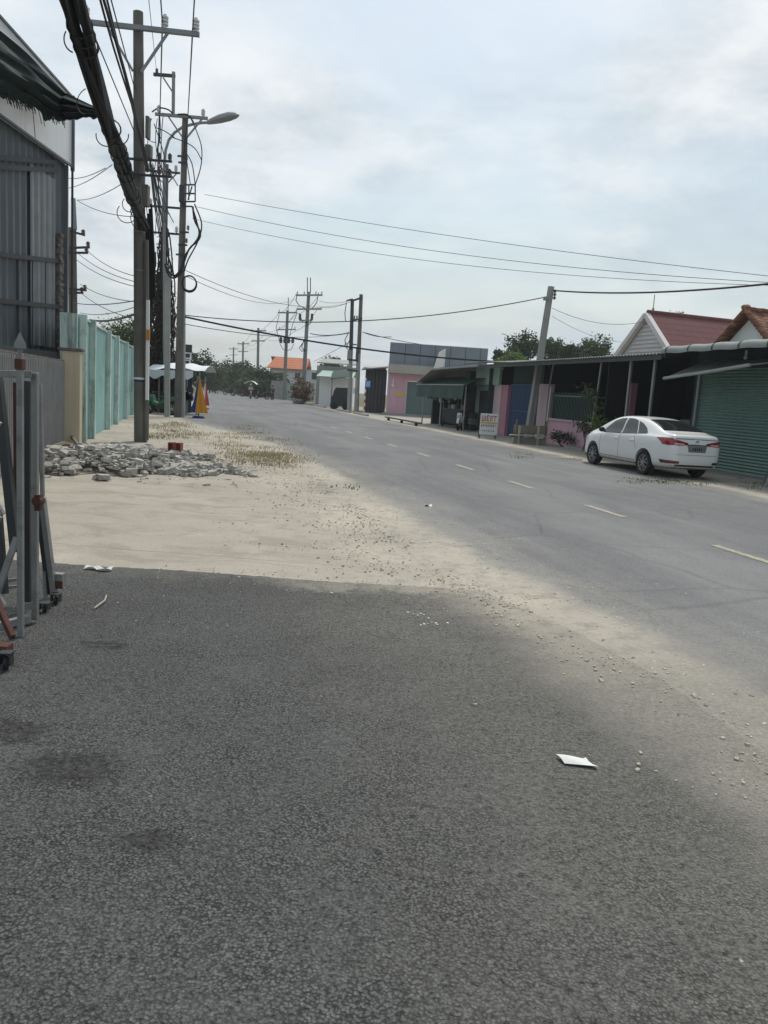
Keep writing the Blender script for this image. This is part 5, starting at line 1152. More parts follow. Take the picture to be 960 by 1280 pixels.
PB = G(355, 500); zb_ = A(359.5, 388, PB.y).z; lx = A(359.5, 388, PB.y).x-PB.x
pole6 = upole('utility_pole', 'far grey pole with transformer cans beside the orange roof', PB, zb_, .26, .17, K['pole_far'],
    arms=((zb_-.3, 1.25, 1.2, .17, (-1.1, 1.1), 0), (zb_-2.4, 1.25, 1.1, .14, (-1.0, 1.0), 0), (zb_-3.8, 1.0, 1.0, .13, (), 0)), lean=(lx, 0), adir=(1, 0, .07))
mb = MB(); mb.tube([A(360, 389, PB.y), A(360.5, 372, PB.y)], .05, 6); mb.build('mast', K['darksteel'], pole6)
for px in (351, 356, 361, 366):
    mb = MB(); a = A(px, 425, PB.y-.35); mb.cyl(a-Vector((0,0,.4)), a+Vector((0,0,.35)), .17, 10); mb.build('transformer_can', K['darksteel'], pole6)
for pts in (((349, 393), (345, 410), (349, 425)), ((371, 392), (366, 405), (362, 420)), ((350, 430), (354, 437), (357, 438)), ((367, 430), (364, 437), (358, 438))):
    mb = MB(); mb.tube([A(*p, PB.y-.3) for p in pts], .04, 5); mb.build('jumper_cable', K['cable'], pole6, smooth=True)
for k, (px, pyt, Y, lb) in enumerate(((323, 410, 135, 'distant pole directly left of the transformer can pole'), (304, 427, 178, 'distant pole, middle one of the far three'), (292, 434, 225, 'smallest and most distant pole above the trees'))):
    b0 = A(px-1, 486, Y); b0.z = 0; z_ = A(px, pyt, Y).z
    upole('utility_pole', lb, b0, z_, .26, .2, K['pole_far'], arms=((z_-.5, 1.3, 1.3, .2, (-1.1, 1.1), 0), (z_-2.2, 1.2, 1.2, .17, (), 0)), lean=(A(px, pyt, Y).x-b0.x, 0), adir=(1, 0, .07))
# wires along the far poles
def farw(lb, p, q, d, r): return cable(lb, p, q, d, r, 14, K['cable'])
tops = [(A(372, 364, PC.y), A(349, 391, PB.y), A(315, 415, 135), A(297, 432, 178)), (A(399, 368, PC.y), A(371, 392, PB.y), A(332, 415, 135), A(311, 432, 178)), (A(373, 383, PC.y), A(349, 412, PB.y), A(316, 424, 135), A(298, 437, 178)), (A(398, 384, PC.y), A(370, 413, PB.y), A(332, 424, 135), A(311, 437, 178))]
nm = ('left upper', 'right upper', 'left lower', 'right lower')
for k, L in enumerate(tops):
    farw(nm[k]+' wire between the two tall far poles', L[0], L[1], .5, .022); farw(nm[k]+' wire from the can pole to the next distant pole', L[1], L[2], .7, .022); farw(nm[k]+' wire between the two most distant poles', L[2], L[3], .7, .022)
farw('upper wire from the pronged pole to the twin poles', A(399, 376, PC.y), TP(436, 376), .2, .02)
farw('lower wire from the pronged pole to the twin poles', A(399, 384, PC.y), TP(436, 378), .2, .02)
farw('thick wire from the can pole to the twin poles', A(388, 417, PC.y), TP(436, 416), .2, .05)
farw('cable from the twin poles to the pink shop parapet', TP(453, 415), A(489, 421, 62), .15, .03)
farw('second cable from the twin poles over the pink shop', TP(453, 415), A(604, 437, 62), .3, .025)
farw('stay wire sloping down from the twin poles', TP(436, 428), A(392, 452, 78), .05, .02)
# ------------------------------------------------------------------ far houses
def box_px(mb, px0, px1, py_top, py_bot, Y, dep, ground=True):
    pm = (px0+px1)/2; a, b_ = A(px0, py_bot, Y), A(px1, py_bot, Y); mb.box(a.x, b_.x, Y, Y+dep, 0 if ground else A(pm, py_bot, Y).z, A(pm, py_top, Y).z)
oh = thing('orange_roof_house', 'white two storey house with an orange tiled roof far behind the poles', 'house', (A(358, 480, 132).x, 135, 0))
mb = MB(); box_px(mb, 337, 400, 461, 490, 132, 8); mb.build('wall', K['white'], oh)
K['otile'] = tiles('orange_clay_tiles', (.42, .12, .05), (.54, .19, .08), .9, .5, (1, 0, 0), (0, .6, .8))
mb = MB(); a, b_ = A(333, 459, 131), A(383, 462, 131); za, zb2 = a.z-.1, A(360, 447.5, 135.5).z
mb.slab(lambda u, v: (a.x+(b_.x-a.x)*u+(.9*v if u < .01 else 0), 131+4.5*v, za+(zb2-za)*v), 10, 2, (0, 0, .12)); mb.slab(lambda u, v: (a.x+(b_.x-a.x)*u, 140-4.5*v, za+(zb2-za)*v), 4, 2, (0, 0, .12)); mb.build('roof', K['otile'], oh)
for px in (345, 352, 372, 393):
    mb = MB(); c = A(px, 470, 131.95); mb.box(c.x-.45, c.x+.45, 131.93, 131.99, c.z-.55, c.z+.55); mb.build('window', K['glass'], oh)
ws = thing('white_shed', 'long white walled shed with green eaves behind the brown shrub', 'shed', (A(425, 490, 80).x, 83, 0))
mb = MB(); box_px(mb, 398, 440, 470, 505, 80, 6); mb.build('wall', K['white'], ws)
mb = MB(); a, b_ = A(396, 471, 79), A(441, 474, 79); mb.slab(lambda u, v: (a.x+(b_.x-a.x)*u, 78.6+7*v, a.z+(b_.z-a.z)*u+.8*v), 10, 2, (0, 0, .1)); mb.build('roof', K['palegreen'], ws)
mb = MB(); a, b_ = A(396, 466, 86), A(446, 460, 86); mb.box(a.x, b_.x, 86, 92, 0, b_.z); mb.build('rear_wall', K['pole_pale'], ws)
mb = MB(); a, b_ = A(396, 462, 85.6), A(446, 457, 85.6); mb.slab(lambda u, v: (a.x+(b_.x-a.x)*u, 85.5+7*v, b_.z+.7*v), 6, 2, (0, 0, .1)); mb.build('rear_roof', K['roofedge'], ws)
gw = thing('grey_wall', 'low grey wall with a green sheet gate under the orange roof', 'wall', (A(352, 495, 104).x, 104, 0))
mb = MB(); box_px(mb, 338, 358, 476, 502, 104, .3); box_px(mb, 366.4, 392, 478, 502, 104, .3); mb.build('wall', K['concrete'], gw)
mb = MB(); box_px(mb, 358.2, 366.2, 479, 502, 104.05, .15); mb.build('gate_leaf', K['palegreen'], gw)
ga = thing('green_canopy', 'dark green roadside canopy left of the twin poles', 'canopy', (A(425, 490, 75).x, 75, 0))
mb = MB(); a, b_ = A(413, 474, 73), A(440, 471, 73); mb.slab(lambda u, v: (a.x+(b_.x-a.x)*u, 73+3.5*v, a.z+(b_.z-a.z)*u+.8*math.sin(v*PI*.5)), 10, 5, (0, 0, .06)); mb.build('roof', K['tarp'], ga)
for px in (415, 438):
    mb = MB(); c = A(px, 480, 73.4); mb.cyl((c.x, c.y, 0), (c.x, c.y, A(px, 473, 73.4).z), .06, 8); mb.build('post', K['steel'], ga)
# dark van under the canopy
vn = thing('parked_van', 'dark van parked under the green canopy by the twin poles', 'van', G(424, 512))
vb = G(424, 512); vx0, vx1 = A(413, 505, vb.y).x, A(437, 505, vb.y).x
mb = MB(); prof = [(0, .3), (0, 1.0), (.07, 1.15), (.16, 1.7), (.24, 1.92), (.98, 1.95), (1, 1.2), (1, .3)]
mb.prism([(vx0+(vx1-vx0)*u, vb.y, z) for u, z in prof], (0, 1.7, 0)); mb.build('body', K['plastic'], vn, bevel=.06)
mb = MB(); mb.prism([(vx0+(vx1-vx0)*u, vb.y-.012, z) for u, z in [(.16, 1.2), (.25, 1.75), (.94, 1.80), (.95, 1.2)]], (0, .01, 0)); mb.build('window', K['glass'], vn)
for u in (.18, .8):
    for dy in (.02, 1.68):
        c = Vector((vx0+(vx1-vx0)*u, vb.y+dy, .34)); mb = MB(); mb.torus(c, (0, 1, 0), .25, .09, 18, 8); mb.cyl(c-Vector((0,.05,0)), c+Vector((0,.05,0)), .2, 14); mb.build('wheel', K['tyre'], vn)
c = G(372, 505); pt = thing('planter', 'pale concrete pot at the foot of the brown shrub', 'pot', c)
mb = MB(); mb.tube([c, c+Vector((0,0,.5)), c+Vector((0,0,.55))], [.45, .7, .62], 14); mb.build('pot', K['pole_pale'], pt)
# ------------------------------------------------------------------ gabled house and tiled house behind the long roof
gh = thing('gable_house', 'white boarded gable house with a maroon tiled roof', 'house', (14, 42, 0))
YH = 40.0; ap_ = A(806, 393, YH); rg = A(925, 404, YH+1.8)
rv = Vector((rg.x-ap_.x, rg.y-ap_.y, 0)).normalized(); pv_ = Vector((-rv.y, rv.x, 0))
E0, E1 = ap_+pv_*2.35, ap_-pv_*2.35; E0.z = E1.z = 4.35
mb = MB(); mb.prism([E0+rv*.3, E1+rv*.3, ap_+rv*.3-Vector((0,0,.08))], rv*.2)
gb = mb.build('gable', K['lilac'], gh)
mb = MB()
for k in range(9):
    u = .04+k*.1; p0, p1 = E0.lerp(ap_, u)+rv*.27, E1.lerp(ap_, u)+rv*.27; d = (p1-p0)*.14; mb.beam(p0+d, p1-d, .05, .09)
mb.build('boards', K['lilac'], gb)
for e in (E0, E1):
    mb = MB(); mb.beam(e+(e-ap_)*.06+rv*.1, ap_+rv*.1, .22, .26, up=rv); mb.build('bargeboard', K['lilac'], gh)
K['maroon'] = tiles('maroon_tiles', (.125, .04, .04), (.185, .06, .058), .30, .26, tuple(rv), (0, 0, 1))
for e in (E0, E1):
    d = (e-ap_); mb = MB(); mb.slab(lambda u, v: ap_+rv*(.15+14*u)+d*1.08*v+Vector((0,0,.05)), 4, 4, (0, 0, .08)); mb.build('roof_slope', K['maroon'], gh)
mb = MB(); mb.tube([ap_+rv*.15+Vector((0,0,.12)), ap_+rv*14+Vector((0,0,.12))], .13, 8); mb.build('ridge_cap', K['maroon'], gh)
mb = MB(); mb.prism([Vector((E0.x, E0.y, 0))+rv*.55, Vector((E1.x, E1.y, 0))+rv*.55, E1+rv*.55, E0+rv*.55], rv*12); mb.build('wall', K['white'], gh)
mb = MB(); q = A(816, 390, YH+2); mb.cyl(q-Vector((0,0,.8)), q+Vector((0,0,.9)), .022, 6); mb.sph(q+Vector((0,0,.15)), .07); mb.build('lightning_rod', K['steel'], gh)
th2 = thing('tiled_house', 'old house with weathered orange and brown tiles and a white gable', 'house', (13, 30, 0))
YT = 27.0; ap2 = A(931, 391, YT); rv2 = Vector((.95, .31, 0)).normalized(); pv2 = Vector((-rv2.y, rv2.x, 0))
l2, r2 = ap2+pv2*1.55, ap2-pv2*1.55; l2.z = r2.z = ap2.z-1.35
K['oldtile'] = tiles('weathered_clay_tiles', (.13, .055, .035), (.24, .10, .06), .22, .2, tuple(rv2), (0, 0, 1), blot=(.36, .17, .08))
mb = MB(); mb.prism([l2+rv2*.3-Vector((0,0,.1)), r2+rv2*.3-Vector((0,0,.1)), ap2+rv2*.3-Vector((0,0,.12))], rv2*.2); mb.prism([Vector((l2.x, l2.y, 0))+rv2*.52-pv2*.2, Vector((r2.x, r2.y, 0))+rv2*.52+pv2*.2, r2+rv2*.52+pv2*.2, l2+rv2*.52-pv2*.2], rv2*8); mb.build('gable_wall', K['white'], th2)
e_ = A(964, 436, YT-3.5); 
for e in (l2, r2):
    d = e-ap2; n2 = Vector((-d.z, 0, d.x)).normalized()*(.035)
    mb = MB(); mb.slab(lambda u, v: ap2+rv2*(10*u)+d*1.1*v+Vector((0, 0, .05*abs(math.sin(u*60))+.035*((v*14) % 1))), 120, 28, (0, 0, .06)); mb.build('roof_slope', K['oldtile'], th2)
mb = MB()
for k in range(14): mb.cyl(l2.lerp(ap2, k/13)+Vector((0,-.03,.08)), l2.lerp(ap2, (k+1)/13)+Vector((0,-.03,.12)), .10, 8, .085)
for k in range(14): mb.cyl(r2.lerp(ap2, k/13)+Vector((0,-.03,.08)), r2.lerp(ap2, (k+1)/13)+Vector((0,-.03,.12)), .10, 8, .085)
for k in range(24): mb.cyl(ap2+rv2*(k*.4)+Vector((0,0,.1)), ap2+rv2*(k*.4+.4)+Vector((0,0,.13)), .11, 8, .095)
mb.build('edge_tiles', K['oldtile'], th2, smooth=True)
# nearer slope with loose orange tiles, lower edge running towards the viewer
mb = MB()
for k in range(16):
    px, py = rnd.uniform(946, 962), rnd.uniform(404, 422); c = A(px, py, YT-.2); mb.beam(c, c+Vector((.22, -.05, -.1)), .16, .04)
mb.build('loose_tiles', K['otile'], th2)
# ------------------------------------------------------------------ motorbikes and riders
def motorbike(label, loc, rz, paint, group=None, name='motorbike'):
    th = thing(name, label, 'motorbike', loc, rz, group)      # heads along +y
    for y in (-.62, .62):
        mb = MB(); mb.torus((0, y, .29), (1, 0, 0), .245, .05, 20, 8); w = mb.build('wheel', K['tyre'], th, smooth=True, local=True)
        mb = MB(); mb.torus((0, y, .29), (1, 0, 0), .19, .015, 16, 5); mb.cyl((-.05, y, .29), (.05, y, .29), .05, 8)
        for k in range(5): a = k*1.2566; mb.beam((0, y, .29), (0, y+.19*math.cos(a), .29+.19*math.sin(a)), .022)
        mb.build('rim', K['alloy'], w, local=True)
    mb = MB(); mb.prism([(-.13, -.75, .72), (-.13, -.2, .52), (-.13, .1, .40), (-.13, .38, .42), (-.13, .46, .72), (-.13, .36, .92), (-.13, .28, .6), (-.13, .05, .52), (-.13, -.15, .70), (-.13, -.7, .82)], (.26, 0, 0)); mb.build('fairing', paint, th, local=True, bevel=.03)
    mb = MB(); mb.box(-.13, .13, -.72, .0, .76, .84); mb.build('seat', K['plastic'], th, local=True, bevel=.03)
    mb = MB(); mb.box(-.12, .12, -.3, .22, .26, .52); mb.cyl((.16, -.75, .38), (.16, -.1, .28), .045, 8); mb.build('engine', K['darksteel'], th, local=True, bevel=.02)
    for sx in (-.07, .07):
        mb = MB(); mb.beam((sx, .62, .29), (sx, .42, .88), .035); mb.build('fork', K['steel'], th, local=True)
    mb = MB(); mb.tube([(-.33, .22, 1.02), (-.15, .36, 1.0), (.15, .36, 1.0), (.33, .22, 1.02)], .018, 6); mb.build('handlebar', K['plastic'], th, local=True)
    mb = MB(); mb.sph((0, .47, .82), .085, .05, .07); mb.build('headlight', K['clearlens'], th, local=True, smooth=True)
    mb = MB(); mb.box(-.06, .06, -.80, -.752, .74, .80); mb.build('tail_light', K['redlens'], th, local=True)
    mb = MB(); mb.slab(lambda u, v: (-.06+.12*v, .62+.33*math.cos(.3+1.9*u), .29+.33*math.sin(.3+1.9*u)), 10, 2, (0, 0, .012)); mb.build('mudguard', paint, th, local=True)
    return th
def skin_body(name, pts, edges, mat, loc, rz=0, root=0):
    me = bpy.data.meshes.new(name); me.from_pydata([p[:3] for p in pts], edges, []); o = bpy.data.objects.new(name, me); C.objects.link(o); WM[o.name] = Matrix.Translation(Vector(loc)) @ Matrix.Rotation(rz, 4, 'Z')
    sk = o.modifiers.new('skin', 'SKIN'); sk.use_smooth_shade = True
    for v, p in zip(me.skin_vertices[0].data, pts): v.radius = (p[3], p[4] if len(p) > 4 else p[3])
    for i, v in enumerate(me.skin_vertices[0].data): v.use_root = (i == root)
    ss_ = o.modifiers.new('sub', 'SUBSURF'); ss_.levels = 1; ss_.render_levels = 2
    dg = bpy.context.evaluated_depsgraph_get(); dg.update(); ev = o.evaluated_get(dg); m2 = bpy.data.meshes.new_from_object(ev); o.modifiers.clear(); o.data = m2
    m2.materials.clear(); m2.materials.append(mat); m2.polygons.foreach_set('use_smooth', [True]*len(m2.polygons))
    o.location = loc; o.rotation_euler = (0, 0, rz); return o
def rider(label, loc, rz, shirt, hat):
    pts = [(0, -.25, .86, .15, .13), (0, -.22, 1.05, .14, .12), (0, -.17, 1.25, .17, .12), (0, -.13, 1.38, .11, .09), (0, -.11, 1.46, .055), (0, -.08, 1.55, .08), (0, -.07, 1.66, .095, .10), (0, -.07, 1.74, .06),
           (-.19, -.14, 1.33, .065), (-.25, .02, 1.12, .05), (-.28, .22, 1.05, .038), (-.27, .28, 1.04, .03),
           (.19, -.14, 1.33, .065), (.25, .02, 1.12, .05), (.28, .22, 1.05, .038), (.27, .28, 1.04, .03),
           (-.12, -.15, .84, .095), (-.19, .18, .76, .075), (-.17, .12, .42, .05), (-.17, .14, .33, .04), (-.17, .27, .31, .035),
           (.12, -.15, .84, .095), (.19, .18, .76, .075), (.17, .12, .42, .05), (.17, .14, .33, .04), (.17, .27, .31, .035)]
    ed = [(0,1),(1,2),(2,3),(3,4),(4,5),(5,6),(6,7),(3,8),(8,9),(9,10),(10,11),(3,12),(12,13),(13,14),(14,15),(0,16),(16,17),(17,18),(18,19),(19,20),(0,21),(21,22),(22,23),(23,24),(24,25)]
    o = skin_body('person', pts, ed, K['skin'], loc, rz); tag(o, label, 'person')
    sh_p = [(0, -.25, .86, .165, .145), (0, -.22, 1.05, .155, .135), (0, -.17, 1.25, .185, .135), (0, -.13, 1.38, .12, .10), (-.19, -.14, 1.33, .08), (-.25, .02, 1.13, .062), (-.27, .14, 1.08, .05), (.19, -.14, 1.33, .08), (.25, .02, 1.13, .062), (.27, .14, 1.08, .05)]
    s_ = skin_body('shirt', sh_p, [(0,1),(1,2),(2,3),(3,4),(4,5),(5,6),(3,7),(7,8),(8,9)], shirt, (0,0,0)); s_.parent = o
    tr_p = [(0, -.25, .84, .15, .13), (-.12, -.14, .84, .11), (-.19, .18, .765, .088), (-.17, .12, .44, .062), (.12, -.14, .84, .11), (.19, .18, .765, .088), (.17, .12, .44, .062)]
    t_ = skin_body('trousers', tr_p, [(0,1),(1,2),(2,3),(0,4),(4,5),(5,6)], K['shoe'], (0,0,0)); t_.parent = o
    mb = MB(); mb.sph((0, -.08, 1.69), .135, .15, .13, nu=14, nv=8); mb.slab(lambda u, v: (-.1+.2*u, .04+.08*v, 1.69-.02*v), 3, 2, (0, 0, .01)); h_ = mb.build('helmet', hat, o, local=True, smooth=True)
    mb = MB(); mb.sph((0, .005, 1.615), .016, .03, .02, nu=6, nv=4)
    for sx in (-.03, .03): mb.sph((sx, .018, 1.645), .011, nu=6, nv=4)
    mb.build('face', K['skin'], o, local=True, smooth=True)
    return o
b1 = G(313, 498.5); m1 = motorbike('motorbike ridden toward the viewer, left of the pair', b1, PI+.25, K['redcloth']); rider('rider in a pale shirt and white helmet on the left motorbike', b1, PI+.25, K['pale_cloth'], K['white'])
b2 = G(340, 500); m2_ = motorbike('motorbike ridden by the person in dark clothes', b2, .3, K['plastic']); rider('rider in dark clothes and dark helmet near the kerb', b2, .3, K['shoe'], K['plastic'])
# pale sunshade fixed over the left bike
mb = MB(); mb.slab(lambda u, v: (b1.x-.75+1.5*u, b1.y-.6+1.2*v, 2.08-.35*(2*u-1)**2), 10, 4, (0, 0, .02)); us_ = mb.build('sunshade', K['canvas'], m1)
mb = MB(); mb.cyl((b1.x, b1.y+.2, .85), (b1.x, b1.y+.2, 2.06), .02, 6); mb.build('sunshade_pole', K['steel'], m1)
for k, (px, py, lb, pt_) in enumerate(((286, 494, 'parked motorbike at the kerb before the far trees, left one', 'plastic'), (297, 495.5, 'parked motorbike at the kerb before the far trees, middle one', 'shoe'), (327, 499, 'parked motorbike between the two riders', 'plastic'))):
    motorbike(lb, G(px, py), 1.2+.3*k, K[pt_], group='motorbikes parked at the far kerb')
g_ = G(203, 522); g_.z = 0; motorbike('green motorbike parked beside the stall, behind the poles', Vector((A(200, 520, 35.5).x, 35.5, 0)), 1.25, K['greenpaint'])
motorbike('dark motorbike with white front parked beside the food cart', R(7.2, 23.9), 2.9, K['white'])
# ------------------------------------------------------------------ the white sedan
car = thing('sedan_car', 'white sedan parked on the verge before the green shutter', 'car', R(5.66, 3.42, .012), RA)
# car frame: y ahead, x right; rear axle at y = 0
def lerp_tab(tab, x):
    for (a, va), (b_, vb_) in zip(tab, tab[1:]):
        if a <= x <= b_:
            u = (x-a)/(b_-a); return va+(vb_-va)*u
    return tab[-1][1] if x > tab[-1][0] else tab[0][1]
ztop = [(-.98, .62), (-.955, .86), (-.92, 1.00), (-.88, 1.085), (-.70, 1.105), (-.56, 1.118), (-.46, 1.14), (-.12, 1.265), (.22, 1.38), (.6, 1.442), (1.0, 1.468), (1.3, 1.472), (1.6, 1.455), (1.85, 1.405), (2.1, 1.29), (2.4, 1.135), (2.62, 1.03), (2.8, .985), (3.1, .925), (3.3, .84), (3.40, .74), (3.45, .60)]
zbelt = [(-.98, .58), (-.95, .80), (-.9, .94), (-.7, .985), (-.3, 1.0), (.4, .985), (1.2, .955), (1.9, .93), (2.4, .905), (2.8, .87), (3.1, .81), (3.3, .74), (3.45, .56)]
zbot = [(-.98, .42), (-.93, .30), (-.8, .24), (-.4, .21), (2.9, .20), (3.3, .22), (3.42, .27), (3.45, .38)]
wmax = [(-.98, .50), (-.95, .62), (-.9, .70), (-.75, .775), (-.4, .84), (.3, .865), (2.2, .865), (2.7, .85), (3.0, .81), (3.25, .72), (3.38, .60), (3.45, .46)]
wroof = [(-.9, .60), (-.3, .62), (.2, .575), (.7, .58), (1.4, .60), (1.9, .62), (2.3, .68), (2.7, .70), (3.1, .62), (3.45, .36)]
ys = [-.98, -.955, -.92, -.88, -.75, -.55, -.40, -.28, -.12, .05, .25, .5, .8, 1.15, 1.5, 1.8, 2.02, 2.2, 2.4, 2.58, 2.72, 2.9, 3.1, 3.26, 3.36, 3.42, 3.45]
vs = []; NS = 13
for y in ys:
    zt2, zb2_, z0, wm, wr = (lerp_tab(q, y) for q in (ztop, zbelt, zbot, wmax, wroof)); wr = min(wr, wm*.93)
    gl = max(0, zt2-zb2_)
    cab = min(1, max(0, (gl-.12)/.25))
    sec = [(0, z0), (wm*.72, z0), (wm*.94, z0+.05), (wm*.985, z0+(zb2_-z0)*.30), (wm, z0+(zb2_-z0)*.62), (wm*.985, z0+(zb2_-z0)*.90), (wm*.955, zb2_+gl*.03)]
    xs_ = wm*.925; sh_c = lambda q: xs_+(wr-xs_)*q
    sec += [(sh_c(.12), zb2_+gl*(.12+.03*(1-cab))), (sh_c(.55), zb2_+gl*(.55+.12*(1-cab))), (sh_c(.92), zb2_+gl*(.87+.06*(1-cab))), (wr*.86, zb2_+gl*(.965+.01*(1-cab))), (wr*.5, zt2-.006), (0, zt2)]
    for x, z in sec: vs.append((x, y, z))
fs = [(i*NS+j, i*NS+j+1, (i+1)*NS+j+1, (i+1)*NS+j) for i in range(len(ys)-1) for j in range(NS-1)]
nb = len(vs); fs += [tuple(range(NS)), tuple((len(ys)-1)*NS+j for j in range(NS-1, -1, -1))]
bmx = bmesh.new(); bv = [bmx.verts.new(v) for v in vs]
for f in fs: bmx.faces.new([bv[i] for i in f])
geo = bmesh.ops.mirror(bmx, geom=bmx.verts[:]+bmx.edges[:]+bmx.faces[:], axis='X', merge_dist=.001)
bmesh.ops.remove_doubles(bmx, verts=bmx.verts[:], dist=.0012)
bmx.faces.ensure_lookup_table()
inner = [f for f in bmx.faces if all(abs(v.co.x) < 1e-4 for v in f.verts)]
bmesh.ops.delete(bmx, geom=inner, context='FACES'); bmesh.ops.recalc_face_normals(bmx, faces=bmx.faces[:])
me = bpy.data.meshes.new('body'); bmx.to_mesh(me); bmx.free()
def evald(o):
    dg = bpy.context.evaluated_depsgraph_get(); dg.update(); return bpy.data.meshes.new_from_object(o.evaluated_get(dg))
body = bpy.data.objects.new('body', me); C.objects.link(body); mo = body.modifiers.new('s', 'SUBSURF'); mo.levels = 2; mo.render_levels = 2
full = evald(body); body.modifiers.clear()
bt = bmesh.new(); bt.from_mesh(full); bmesh.ops.triangulate(bt, faces=bt.faces[:]); BV = BVHTree.FromBMesh(bt); bt.free()
body.data = full
cut = MB()
for y in (0, 2.55):
    for sx in (-1, 1): cut.cyl((sx*.55, y, .32), (sx*1.1, y, .32), .355, 40)
co = cut.build('cutter', K['black'], local=True); mo = body.modifiers.new('b', 'BOOLEAN'); mo.object = co; mo.operation = 'DIFFERENCE'; mo.solver = 'EXACT'
bd_ = evald(body); body.modifiers.clear(); body.data = bd_; bpy.data.objects.remove(co)
bd_.materials.clear(); bd_.materials.append(K['carpaint']); bd_.materials.append(K['plastic'])
for pl_ in bd_.polygons:
    pl_.material_index = 0; c_ = pl_.center
    for y in (0, 2.55):
        if abs(c_.x) < .845 and math.hypot(c_.y-y, c_.z-.32) < .352 and abs(c_.x) > .5: pl_.material_index = 1
    if c_.z < .235 and abs(c_.x) < .8: pl_.material_index = 1
bd_.polygons.foreach_set('use_smooth', [True]*len(bd_.polygons)); bd_.set_sharp_from_angle(angle=math.radians(35)); body.parent = car
def panel(name, poly, kind, mat, parent, off=.004, step=.05, side=1, thick=.006, smooth=True):
    """a panel that hugs the body. kind 'side': poly in (y, z); 'rear'/'front': poly in (x, z); 'top': poly in (x, y)"""
    b2 = bmesh.new(); f = b2.faces.new([b2.verts.new((u, v, 0)) for u, v in poly])
    us_, vs_ = [p[0] for p in poly], [p[1] for p in poly]
    for ax, lo, hi in ((0, min(us_), max(us_)), (1, min(vs_), max(vs_))):
        k = lo+step
        while k < hi:
            n_ = (1, 0, 0) if ax == 0 else (0, 1, 0); pc_ = (k, 0, 0) if ax == 0 else (0, k, 0)
            bmesh.ops.bisect_plane(b2, geom=b2.verts[:]+b2.edges[:]+b2.faces[:], plane_co=pc_, plane_no=n_); k += step
    for v in b2.verts:
        u, w = v.co.x, v.co.y
        if kind == 'side': o_, d_ = Vector((2*side, u, w)), Vector((-side, 0, 0))
        elif kind == 'rear': o_, d_ = Vector((u, -2, w)), Vector((0, 1, 0))
        elif kind == 'front': o_, d_ = Vector((u, 5, w)), Vector((0, -1, 0))
        else: o_, d_ = Vector((u, w, 3)), Vector((0, 0, -1))
        h_ = BV.ray_cast(o_, d_)
        if h_[0] is None:
            h_ = BV.find_nearest(o_+d_*1.2)
        v.co = h_[0] + (-d_*off*1.0) if h_[1] is None else h_[0] + (h_[1] if h_[1].dot(d_) < 0 else -h_[1])*off
    bmesh.ops.recalc_face_normals(b2, faces=b2.faces[:])
    m3 = bpy.data.meshes.new(name); b2.to_mesh(m3); b2.free(); m3.materials.append(mat); m3.polygons.foreach_set('use_smooth', [smooth]*len(m3.polygons))
    o = bpy.data.objects.new(name, m3); C.objects.link(o); o.parent = parent; WM[o.name] = Matrix.Identity(4); return o
